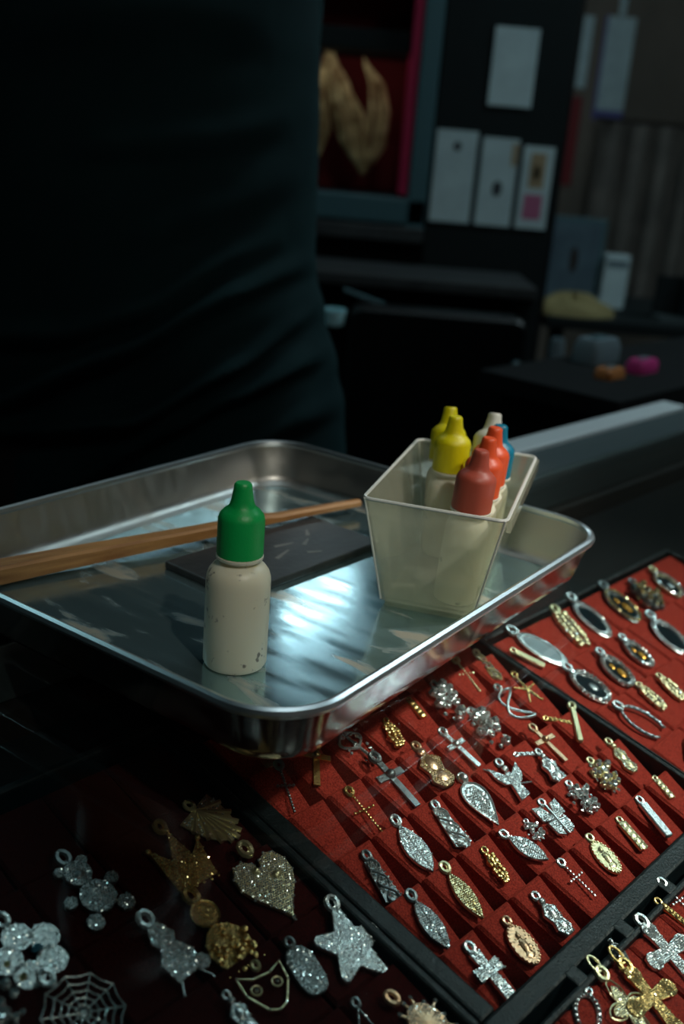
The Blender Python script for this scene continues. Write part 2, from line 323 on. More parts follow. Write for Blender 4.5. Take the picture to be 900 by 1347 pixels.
# ------------------------------------------------------------------ pendants (built in mm, +y towards the bail)
def inside(p, poly):
    x, y = p; c = False; n = len(poly)
    for i in range(n):
        x1, y1 = poly[i]; x2, y2 = poly[i - 1]
        if (y1 > y) != (y2 > y) and x < (x2 - x1) * (y - y1) / (y2 - y1) + x1: c = not c
    return c
def ell(cx, cy, rx, ry, n=18, a0=0): return [(cx + rx * math.cos(a0 + 2 * PI * i / n), cy + ry * math.sin(a0 + 2 * PI * i / n)) for i in range(n)]
def rect(x0, y0, x1, y1): return [(x0, y0), (x1, y0), (x1, y1), (x0, y1)]
class Pd:
    def __init__(s): s.body = B(); s.st = B(); s.extra = []
    def plate(s, poly, h=1.1, z0=0., pave=.0, bevel=.2, gr=None, skip=.06):
        s.body.prism(poly, z0, z0 + h, bevel)
        if pave: s.pave(poly, z0 + h, pave, gr, skip)
    def pave(s, poly, z, pitch, gr=None, skip=.06):
        xs = [p[0] for p in poly]; ys = [p[1] for p in poly]; r = gr or pitch * .48; row = 0; y = min(ys) + pitch * .45
        while y < max(ys):
            x = min(xs) + pitch * (.45 + .5 * (row % 2))
            while x < max(xs):
                if inside((x, y), poly) and random.random() > skip: s.st.gem((x + random.gauss(0, .05), y + random.gauss(0, .05), z), r * random.uniform(.85, 1.1))
                x += pitch
            y += pitch * .87; row += 1
    def beads(s, poly, z, r, st=True):
        for x, y in poly:
            (s.st.gem((x, y, z), r) if st else s.body.ball((x, y, z), r, 6, 4))
def crossp(hw, top, bot, arm, ay, fl=0):
    f = hw * (1 + fl)
    return [(-f, bot), (f, bot), (hw, ay - hw), (arm, ay - f), (arm, ay + f), (hw, ay + hw), (f, top), (-f, top), (-hw, ay + hw), (-arm, ay + f), (-arm, ay - f), (-hw, ay - hw)]
def T(kind, L, W):
    """L total length with bail, W width; body spans y from -L/2 to +L/2 minus the bail (about .2 L)"""
    p = Pd(); h = L / 2; bt = h - .17 * L; pv = 1.0
    if kind == 'thincross':
        p.plate(crossp(.055 * L, bt, -h, W / 2, bt - .3 * (bt + h)), .9, .3); p.body.ball((0, bt - .3 * (bt + h), 1.2), .08 * L)
    elif kind == 'cross': p.plate(crossp(.085 * L, bt, -h, W / 2, bt - .36 * (bt + h), .25), 1.2, .2, pave=pv)
    elif kind == 'bigcross':
        cy = bt - .42 * (bt + h); a = W / 2
        p.plate(crossp(.075 * L, bt, -h, a, cy, .35), 1.3, .2, pave=.85)
        for q in ((0, bt), (a, cy), (-a, cy), (0, -h + .06 * L)): p.plate(ell(q[0] * .88, cy + (q[1] - cy) * .88, .115 * L, .115 * L, 10), 1.3, .2, pave=.85)
    elif kind == 'outlinecross':
        cy = bt - .45 * (bt + h); a = W / 2
        for (x, y) in ((0, 1), (1, 0), (-1, 0), (0, -1)):
            l = a if x else ((bt - cy) if y > 0 else (cy + h)); pts = []
            for k in range(15):
                t = k / 14; rr = .10 * L * math.sin(PI * min(1, t * 1.0)) ** .6 if 0 < t < 1 else 0
                pts.append((t, rr))
            loop = [(t * l, r) for t, r in pts] + [(t * l, -r) for t, r in pts[::-1][1:-1]]
            loop = [(x * q[0] - y * q[1], cy + y * q[0] + x * q[1]) for q in loop]
            p.body.tube([(q[0], q[1], .8) for q in loop], .35, 5, True)
            p.plate([(q[0] * .78, cy + (q[1] - cy) * .78) for q in loop], .7, .2, pave=.8)
    elif kind == 'dotcross':
        cy = bt - .4 * (bt + h); n = int((bt + h) / 1.5)
        for k in range(n + 1): p.body.ball((0, bt - (bt + h) * k / n, .8), .7, 6, 4)
        for k in (-1, 1): p.body.ball((k * W * .25, cy, .8), .7, 6, 4); p.body.ball((k * W * .5, cy, .8), .75, 6, 4)
        p.body.tube([(0, bt, .6), (0, -h, .6)], .3, 5); p.body.tube([(-W / 2, cy, .6), (W / 2, cy, .6)], .3, 5)
    elif kind in ('ovalframe', 'ovalstone', 'ovalgold'):
        cy = (bt - h) / 2; ry = (bt + h) / 2; rx = W / 2; n = int(PI * (rx + ry) / (1.5 if kind == 'ovalframe' else 2.0))
        p.body.loft([[(q[0], q[1], z) for q in ell(0, cy, rx * k, ry * k, 28)] for k, z in ((.98, 0), (1, .9), (.9, 1.5), (.74, 1.5), (.7, .7))], caps=False)
        p.beads(ell(0, cy, rx * .88, ry * .9, n), 1.6, .9 if kind == 'ovalframe' else 1.3)
        p.extra.append(('inlay', B().prism(ell(0, cy, rx * .76, ry * .8, 28), .1, .8, .1), 'onyx' if kind != 'ovalgold' else 'onyx'))
        if kind == 'ovalgold': p.extra.append(('relief', B().ball((.2 * rx, cy - .15 * ry, 1), (rx * .34, ry * .32, 1.0)).ball((-.1 * rx, cy + .3 * ry, .9), (rx * .22, ry * .2, .8)), 'amber'))
        if kind == 'ovalstone': p.extra.append(('relief', B().ball((.15 * rx, cy - .1 * ry, 1), (rx * .3, ry * .25, .7)), 'dark'))
    elif kind == 'glassoval':
        cy = (bt - h) / 2; ry = (bt + h) / 2; rx = W / 2
        p.body.loft([[(q[0], q[1], z) for q in ell(0, cy, rx * k, ry * k, 28)] for k, z in ((.98, 0), (1, 1), (.9, 1.6), (.76, 1.5), (.72, .8))], caps=False)
        p.extra.append(('inlay', B().prism(ell(0, cy, rx * .78, ry * .82, 28), .1, 1.0, .1), 'dark'))
    elif kind == 'medal':
        cy = (bt - h) / 2; ry = (bt + h) / 2; rx = W / 2
        p.plate(ell(0, cy, rx, ry, 22), 1.0, 0); p.beads(ell(0, cy, rx * .92, ry * .93, 22), 1.1, .5, False)
        b = p.body; b.ball((0, cy + ry * .42, 1.2), (rx * .2, ry * .16, .8)); b.ball((0, cy - ry * .08, 1.1), (rx * .34, ry * .42, .9)); b.ball((0, cy - ry * .5, 1.), (rx * .44, ry * .2, .6))
        p.pave(ell(0, cy, rx * .6, ry * .6), 1.5, 1.3, .35, .5)
    elif kind == 'figure':
        b = p.body; H_ = bt + h; b.ball((0, bt - .08 * H_, 1.3), (.11 * H_, .1 * H_, 1.5))
        po = [(-.16 * W, bt - .16 * H_), (-.5 * W, bt - .36 * H_), (-.36 * W, bt - .6 * H_), (-.48 * W, bt - .8 * H_), (-.2 * W, -h), (.2 * W, -h), (.48 * W, bt - .84 * H_), (.34 * W, bt - .6 * H_), (.5 * W, bt - .32 * H_), (.16 * W, bt - .16 * H_)]
        p.plate(po, 1.5, .1, pave=1.1, bevel=.3, skip=.15)
        b.ball((0, bt - .4 * H_, 1.6), (.24 * W, .2 * H_, 1.1)); b.ball((.05 * W, bt - .74 * H_, 1.5), (.26 * W, .16 * H_, .9))
    elif kind == 'angel':
        b = p.body; H_ = bt + h; b.ball((0, bt - .1 * H_, 1.6), (.1 * H_, .1 * H_, 1.3))
        p.plate([(-.1 * W, bt - .2 * H_), (-.2 * W, -h), (.2 * W, -h + .1 * H_), (.1 * W, bt - .2 * H_)], 1.5, .1, pave=1.1)
        for s_ in (-1, 1): p.plate([(s_ * .08 * W, bt - .28 * H_), (s_ * .5 * W, bt + .02 * H_), (s_ * .46 * W, bt - .3 * H_), (s_ * .3 * W, bt - .5 * H_), (s_ * .1 * W, bt - .55 * H_)], 1.0, .3, pave=1.1)
        b.tube([(-.62 * W, bt + .05 * H_, .8), (-.1 * W, bt - .3 * H_, .9)], .3, 5); b.tube([(.1 * W, bt - .55 * H_, .8), (.55 * W, bt - .6 * H_, .9)], .4, 5)
    elif kind == 'leaf':
        H_ = bt + h; po = [(W / 2 * math.sin(PI * t) ** .8 * sg, bt - H_ * (t if sg > 0 else t)) for sg, ts in ((1, [k / 9 for k in range(10)]), (-1, [k / 9 for k in range(8, 0, -1)])) for t in ts]
        p.plate(po, 1.2, .1, pave=.95, bevel=.25); p.body.tube([(0, bt, 1.3), (0, -h, 1.3)], .25, 5)
    elif kind == 'drop':
        H_ = bt + h; po = [(W / 2 * math.sin(PI * t ** .6), bt - H_ * t) for t in [k / 12 for k in range(13)]]; po += [(-x, y) for x, y in po[::-1][1:-1]]
        p.plate(po, .8, .1); p.body.tube([(x, y, 1) for x, y in po], .5, 5, True); p.pave([(x * .8, (y - (bt - h) / 2) * .85 + (bt - h) / 2) for x, y in po], 1.1, 1.15)
        p.body.ball((0, bt + .07 * L, 1.2), .09 * L)
    elif kind == 'star':
        cy = (bt - h) / 2; R_ = (bt + h) / 2 * 1.06; po = []
        for k in range(5):
            a = PI / 2 + k * 2 * PI / 5
            for da, rr in ((-.13, .95), (0, 1.0), (.13, .95), (PI / 5, .53)): po.append((W / (bt + h) * R_ * rr * math.cos(a + da), cy + R_ * rr * math.sin(a + da)))
        p.plate(po, 1.6, .1, pave=.9, bevel=.3)
    elif kind == 'web':
        cy = (bt - h) / 2; R_ = (bt + h) / 2; n = 10
        for k in range(n):
            a = 2 * PI * k / n; p.body.tube([(0, cy, .8), (R_ * math.cos(a), cy + R_ * math.sin(a), .8)], .3, 5)
        for ring in (.2, .38, .56, .76, .98):
            pts = []
            for k in range(n):
                for f, sg in ((0, 1), (.25, .93), (.5, .9), (.75, .93)): a = 2 * PI * (k + f) / n; pts.append((R_ * ring * sg * math.cos(a), cy + R_ * ring * sg * math.sin(a), .9))
            p.body.tube(pts, .36, 5, True)
            for x, y, z in pts[::1 if ring > .5 else 2]: p.st.gem((x, y, 1.25), .36)
    elif kind == 'teddy':
        H_ = bt + h; hr = .19 * H_; cy = bt - hr
        p.plate(ell(0, cy, hr, hr, 12), 1.8, .1, pave=1.0); p.plate(ell(0, bt - .6 * H_, .3 * W, .24 * H_, 12), 2.0, .1, pave=1.0)
        for s_ in (-1, 1):
            p.plate(ell(s_ * hr * .9, bt - hr * .25, hr * .4, hr * .4, 8), 1.2, .1, pave=.9)
            p.plate(ell(s_ * .40 * W, bt - .48 * H_, .12 * W, .09 * H_, 8), 1.5, .1, pave=1.0); p.plate(ell(s_ * .3 * W, bt - .87 * H_, .15 * W, .12 * H_, 8), 1.6, .1, pave=1.0)
        p.body.ball((0, cy - hr * .2, 2), (hr * .4, hr * .3, .8))
    elif kind == 'roundteddy':
        H_ = bt + h; hr = .17 * H_
        p.plate(ell(0, bt - hr, hr, hr, 14), 1.0, .1); p.body.tube([(x, y, 1.1) for x, y in ell(0, bt - hr, hr, hr, 16)], .45, 5, True); p.pave(ell(0, bt - hr, hr * .7, hr * .7), 1.2, 1.0, None, .3)
        for k in range(26):
            a = random.random() * 6.28; r = random.random() ** .5; p.body.ball((.4 * W * r * math.cos(a), bt - .66 * H_ + .33 * H_ * r * math.sin(a), 1.2 + random.random()), random.uniform(.8, 1.7), 6, 4)
        p.plate(ell(0, bt - .66 * H_, .44 * W, .32 * H_, 12), 1.2, .1, pave=1.2, skip=.3)
        for k in range(5): p.body.ball(((k - 2) * .2 * W, -h + 1.2, 1), 1.1, 6, 4)
    elif kind == 'cluster':
        n = 20
        for k in range(n):
            a = random.random() * 6.28; r = random.random() ** .5; x = W / 2 * r * math.cos(a); y = (bt - h) / 2 + (bt + h) / 2 * r * math.sin(a); rr = random.uniform(.07, .13) * L
            p.body.ball((x, y, rr * .8), rr, 7, 4); p.st.gem((x, y, rr * 1.7), rr * .7)
        for k in range(10): a = 2 * PI * k / 10; p.st.gem((W / 2 * math.cos(a), (bt - h) / 2 + (bt + h) / 2 * math.sin(a), .8), .055 * L)
    elif kind == 'nugget':
        for k in range(9):
            y = bt - (bt + h) * (k + .5) / 9; ww = W / 2 * math.sin(PI * (k + 1) / 10) ** .5
            for x in (-ww * .6, 0, ww * .6): p.body.ball((x + random.gauss(0, .3), y + random.gauss(0, .3), 1), random.uniform(.7, 1.3) * W / 9 + .3, 6, 4)
        p.pave(ell(0, (bt - h) / 2, W * .42, (bt + h) * .47), 1.7, 1.7, .7, .45)
    elif kind == 'bar':
        p.plate(rect(-W / 2, -h, W / 2, bt), 1.3, .3, bevel=.3); n = max(3, int((bt + h) / 2.4))
        for k in range(n): p.body.ball((0, bt - (bt + h) * (k + .5) / n, 1.7), (W * .46, W * .46, .6), 6, 4)
    elif kind == 'smoothbar': p.plate([(-W / 2, -h + .5), (-W * .3, -h), (W * .3, -h), (W / 2, -h + .5), (W / 2, bt), (-W / 2, bt)], 1.6, .3, bevel=.5)
    elif kind == 'butterfly':
        cy = (bt - h) / 2; H_ = bt + h; p.body.tube([(0, bt, 1.4), (0, -h, 1.4)], .6, 6)
        for s_ in (-1, 1):
            p.plate([(0, cy + .05 * H_), (s_ * .2 * W, bt), (s_ * .52 * W, bt + .05 * H_), (s_ * .48 * W, cy + .08 * H_), (s_ * .1 * W, cy)], 1.2, .2, pave=1.05)
            p.plate([(0, cy), (s_ * .38 * W, cy), (s_ * .36 * W, -h + .12 * H_), (s_ * .12 * W, -h)], 1.2, .2, pave=1.05)
    elif kind == 'horseshoe':
        pts = [(W / 2 * math.cos(a), (bt - h) / 2 + (bt + h) / 2 * math.sin(a)) for a in [PI * (-.28 + 1.56 * k / 16) for k in range(17)]]
        p.body.tube([(x, y, .8) for x, y in pts], .9, 6); p.beads(pts, 1.6, .85)
    elif kind == 'mask':
        po = [(-.5 * W, bt), (-.2 * W, bt - .12 * L), (.2 * W, bt - .12 * L), (.5 * W, bt), (.48 * W, bt - .35 * L), (.2 * W, -h + .12 * L), (0, -h + .05 * L), (-.2 * W, -h + .12 * L), (-.48 * W, bt - .35 * L)]
        p.body.tube([(x, y, .8) for x, y in po], .45, 6, True); p.beads(po, 1.2, .4)
        for s_ in (-1, 1): q = ell(s_ * .24 * W, bt - .32 * L, .11 * W, .09 * L, 10); p.body.tube([(x, y, .8) for x, y in q], .35, 5, True); p.st.gem((s_ * .24 * W, bt - .32 * L, 1), .8)
    elif kind == 'tag':
        cy = (bt - h) / 2; p.plate([(W / 2 * (abs(math.cos(a)) ** .7) * (1 if math.cos(a) > 0 else -1), cy + (bt + h) / 2 * (abs(math.sin(a)) ** .7) * (1 if math.sin(a) > 0 else -1)) for a in [2 * PI * k / 24 for k in range(24)]], 1.2, .1, pave=.85, bevel=.3)
    elif kind == 'bow':
        for s_ in (-1, 1): p.body.tube([(s_ * W / 2 * math.sin(PI * t) * (1 if t < .9 else 1), bt - (bt + h) * .55 * t * (1 - .1 * t), .9) for t in [k / 8 for k in range(9)]], .8, 6)
        for k in range(14): a = random.random() * 6.28; p.st.gem((W * .42 * math.cos(a), (bt - h) / 2 + .4 * (bt + h) * math.sin(a), 1.4), .9)
        p.body.tube([(0, bt, .9), (W * .15, -h, .9)], .8, 6); p.body.ball((0, 0, 1.3), 1.4)
    elif kind == 'knot':
        pts = [(W / 2 * math.sin(2 * a), (bt - h) / 2 + (bt + h) / 2 * math.sin(a + .4), 1 + .6 * math.cos(3 * a)) for a in [2 * PI * k / 28 for k in range(28)]]; p.body.tube(pts, .75, 6, True)
        p.body.ball((0, bt, 1.2), 1.5); p.beads([(x, y) for x, y, z in pts[::3]], 1.9, .5)
    elif kind == 'twist':
        H_ = bt + h
        for ph in (0, PI): p.body.tube([(W * .3 * math.sin(9 * t + ph), bt - H_ * t, 1 + .7 * math.cos(9 * t + ph)) for t in [k / 24 for k in range(25)]], .55, 5)
        p.pave([(-W * .35, bt), (W * .35, bt), (W * .45, -h + 2), (0, -h), (-W * .45, -h + 2)], 1.3, 1.3, None, .4); p.plate([(-W * .3, bt), (W * .3, bt), (W * .5, -h + 2), (0, -h), (-W * .5, -h + 2)], .6, 0)
    elif kind == 'jester':
        H_ = bt + h; b = p.body
        p.plate([(-.12 * W, bt), (.12 * W, bt), (.28 * W, bt - .2 * H_), (.18 * W, bt - .3 * H_), (.36 * W, bt - .48 * H_), (.3 * W, bt - .7 * H_), (-.3 * W, bt - .72 * H_), (-.36 * W, bt - .45 * H_), (-.16 * W, bt - .3 * H_), (-.25 * W, bt - .18 * H_)], 1.8, .1, pave=.95)
        for s_ in (-1, 1):
            b.tube([(s_ * .2 * W, bt - .7 * H_, .9), (s_ * .34 * W, bt - .85 * H_, .9), (s_ * .3 * W, -h, .9), (s_ * .48 * W, -h + .3, .9)], .42, 6); b.ball((s_ * .48 * W, -h + .3, .9), .8, 6, 4)
        p.plate(ell(.34 * W, bt - .66 * H_, .16 * W, .1 * H_, 8), 1.6, .1, pave=.95)
    elif kind == 'crown':
        H_ = bt + h
        p.plate([(-.42 * W, -h), (.42 * W, -h + .06 * H_), (.5 * W, bt - .3 * H_), (.22 * W, bt - .5 * H_), (.05 * W, bt), (-.2 * W, bt - .48 * H_), (-.5 * W, bt - .2 * H_)], 1.5, .1, pave=1.05, skip=.3)
        for x, y in ((-.5 * W, bt - .2 * H_), (.05 * W, bt), (.5 * W, bt - .3 * H_)): p.body.ball((x, y, 1), 1.3)
        for k in range(6): p.body.ball(((k - 2.5) * .16 * W, -h + .5, 1.2), 1., 6, 4)
    elif kind == 'heart':
        po = []
        for k in range(22):
            a = 2 * PI * k / 22; x = .5 * W * math.sin(a) ** 3; y = (13 * math.cos(a) - 5 * math.cos(2 * a) - 2 * math.cos(3 * a) - math.cos(4 * a)) / 29; po.append((x, (bt - h) / 2 + (bt + h) * y * .98 + .04 * L))
        p.plate(po, 1.5, .1, pave=1.0); p.beads([po[k] for k in range(0, 22)], 1.2, .7)
        p.body.ball((.18 * W, 0, 2), (1.9, 1.6, 1.2)); p.body.ball((-.1 * W, .12 * L, 2), 1.5)
    elif kind == 'shell':
        n = 9
        for k in range(n):
            a = PI * (.08 + .84 * k / (n - 1)); p.body.tube([(0, bt - .05 * L, .8), (.5 * W * math.cos(a), bt - .05 * L - (bt + h) * math.sin(a) * .95, 1.0)], [.4, 1.1], 6)
        p.plate([(0, bt)] + [(.48 * W * math.cos(PI * k / 10), bt - (bt + h) * .95 * math.sin(PI * k / 10)) for k in range(11)][::-1], .8, 0, pave=1.3, skip=.5)
    elif kind == 'blossom':
        cy = (bt - h) / 2
        for k in range(5):
            a = PI / 2 + 2 * PI * k / 5; p.plate(ell(.28 * W * math.cos(a), cy + .28 * W * math.sin(a), .2 * W, .2 * W, 12), 1.4, .1, pave=.95)
        p.extra.append(('centre_stone', B().gem((0.1 * W, cy, 1.8), 2.2), 'gemb'))
        p.extra.append(('side_stone', B().gem((-.25 * W, cy - .2 * W, 1.8), 1.3).gem((-.3 * W, cy + .05 * W, 1.8), 1.1), 'gemg'))
    elif kind == 'triangle':
        po = [(0, bt), (W / 2, -h), (-W / 2, -h)]; p.body.tube([(x, y, .8) for x, y in po], .55, 6, True); p.beads([(po[i][0] * (1 - t) + po[(i + 1) % 3][0] * t, po[i][1] * (1 - t) + po[(i + 1) % 3][1] * t) for i in range(3) for t in (0, .2, .4, .6, .8)], 1.2, .5)
    elif kind == 'spikes':
        b = p.body
        for k in range(13):
            a = 2 * PI * k / 13 + random.random() * .3; l = random.uniform(.6, 1); b.tube([(0, (bt - h) / 2, 1.2), (W / 2 * l * math.cos(a), (bt - h) / 2 + (bt + h) / 2 * l * math.sin(a), 1)], [1.3, .45], 6); p.st.gem((W * .5 * l * math.cos(a), (bt - h) / 2 + (bt + h) / 2 * l * math.sin(a), 1.3), .9)
        p.plate(ell(0, (bt - h) / 2, W * .34, (bt + h) * .34), 1.6, .1, pave=1.0)
    elif kind == 'starfish':
        cy = (bt - h) / 2
        for k in range(5):
            a = PI / 2 + 2 * PI * k / 5; p.body.tube([(0, cy, 1), (W / 2 * math.cos(a), cy + (bt + h) / 2 * math.sin(a), .8)], [1.2, .6], 6); p.body.ball((W / 2 * math.cos(a), cy + (bt + h) / 2 * math.sin(a), .9), .9, 6, 4)
        p.beads(ell(0, cy, W * .2, W * .2, 6), 1.8, .6)
    # bail: a loop standing through a small jump ring
    bail = B(); top = h; q = [(.0 + .055 * L * math.cos(a), top - .085 * L + .085 * L * math.sin(a), .9 + .5 * math.cos(a)) for a in [2 * PI * k / 10 for k in range(10)]]
    bail.tube(q, .032 * L + .1, 6, True)
    bail.tube([(.0 + .02 * L * math.cos(a), bt + .01 * L + .03 * L * math.sin(a), .8) for a in [2 * PI * k / 6 for k in range(6)]], .022 * L + .08, 5, True)
    p.bail = bail
    return p

def pendant(kind, L, W, u, v, ang, metal, stone, label, noun, group, n=.0, tilt=.14, ring=None):
    p = T(kind, L, W); sc_ = .001
    t = case_empty(noun, u / 1000, v / 1000, n / 1000 + .0008, math.radians(ang), tilt)
    tag(t, label, 'pendant', group)
    for nm, b, m, sm in (('body', p.body, MT[metal], True), ('bail', p.bail, MT[metal], True)):
        if not b.v: continue
        b.v = [(x * sc_, y * sc_, z * sc_) for x, y, z in b.v]; b.build(nm, m, t, sm)
    if p.st.v:
        p.st.v = [(x * sc_, y * sc_, z * sc_) for x, y, z in p.st.v]; g = p.st.build('stones', MT[stone], t); g['kind'] = 'stuff'
    for nm, b, m in p.extra:
        b.v = [(x * sc_, y * sc_, z * sc_) for x, y, z in b.v]; b.build(nm, MT[m], t, True)
    if ring:
        rb = B().tube([(ring * math.cos(a) * .62, L / 2 + ring * .5 + ring * math.sin(a), 1.0) for a in [2 * PI * k / 16 for k in range(16)]], ring * .17, 6, True)
        rb.v = [(x * sc_, y * sc_, z * sc_) for x, y, z in rb.v]; rb.build('hanging_loop', MT[metal], t, True)
    return t
GM, GR, GLR, GW = 'pendants on the main red tray', 'pendants on the upper right tray', 'pendants on the lower right tray', 'pendants on the lower left tray'
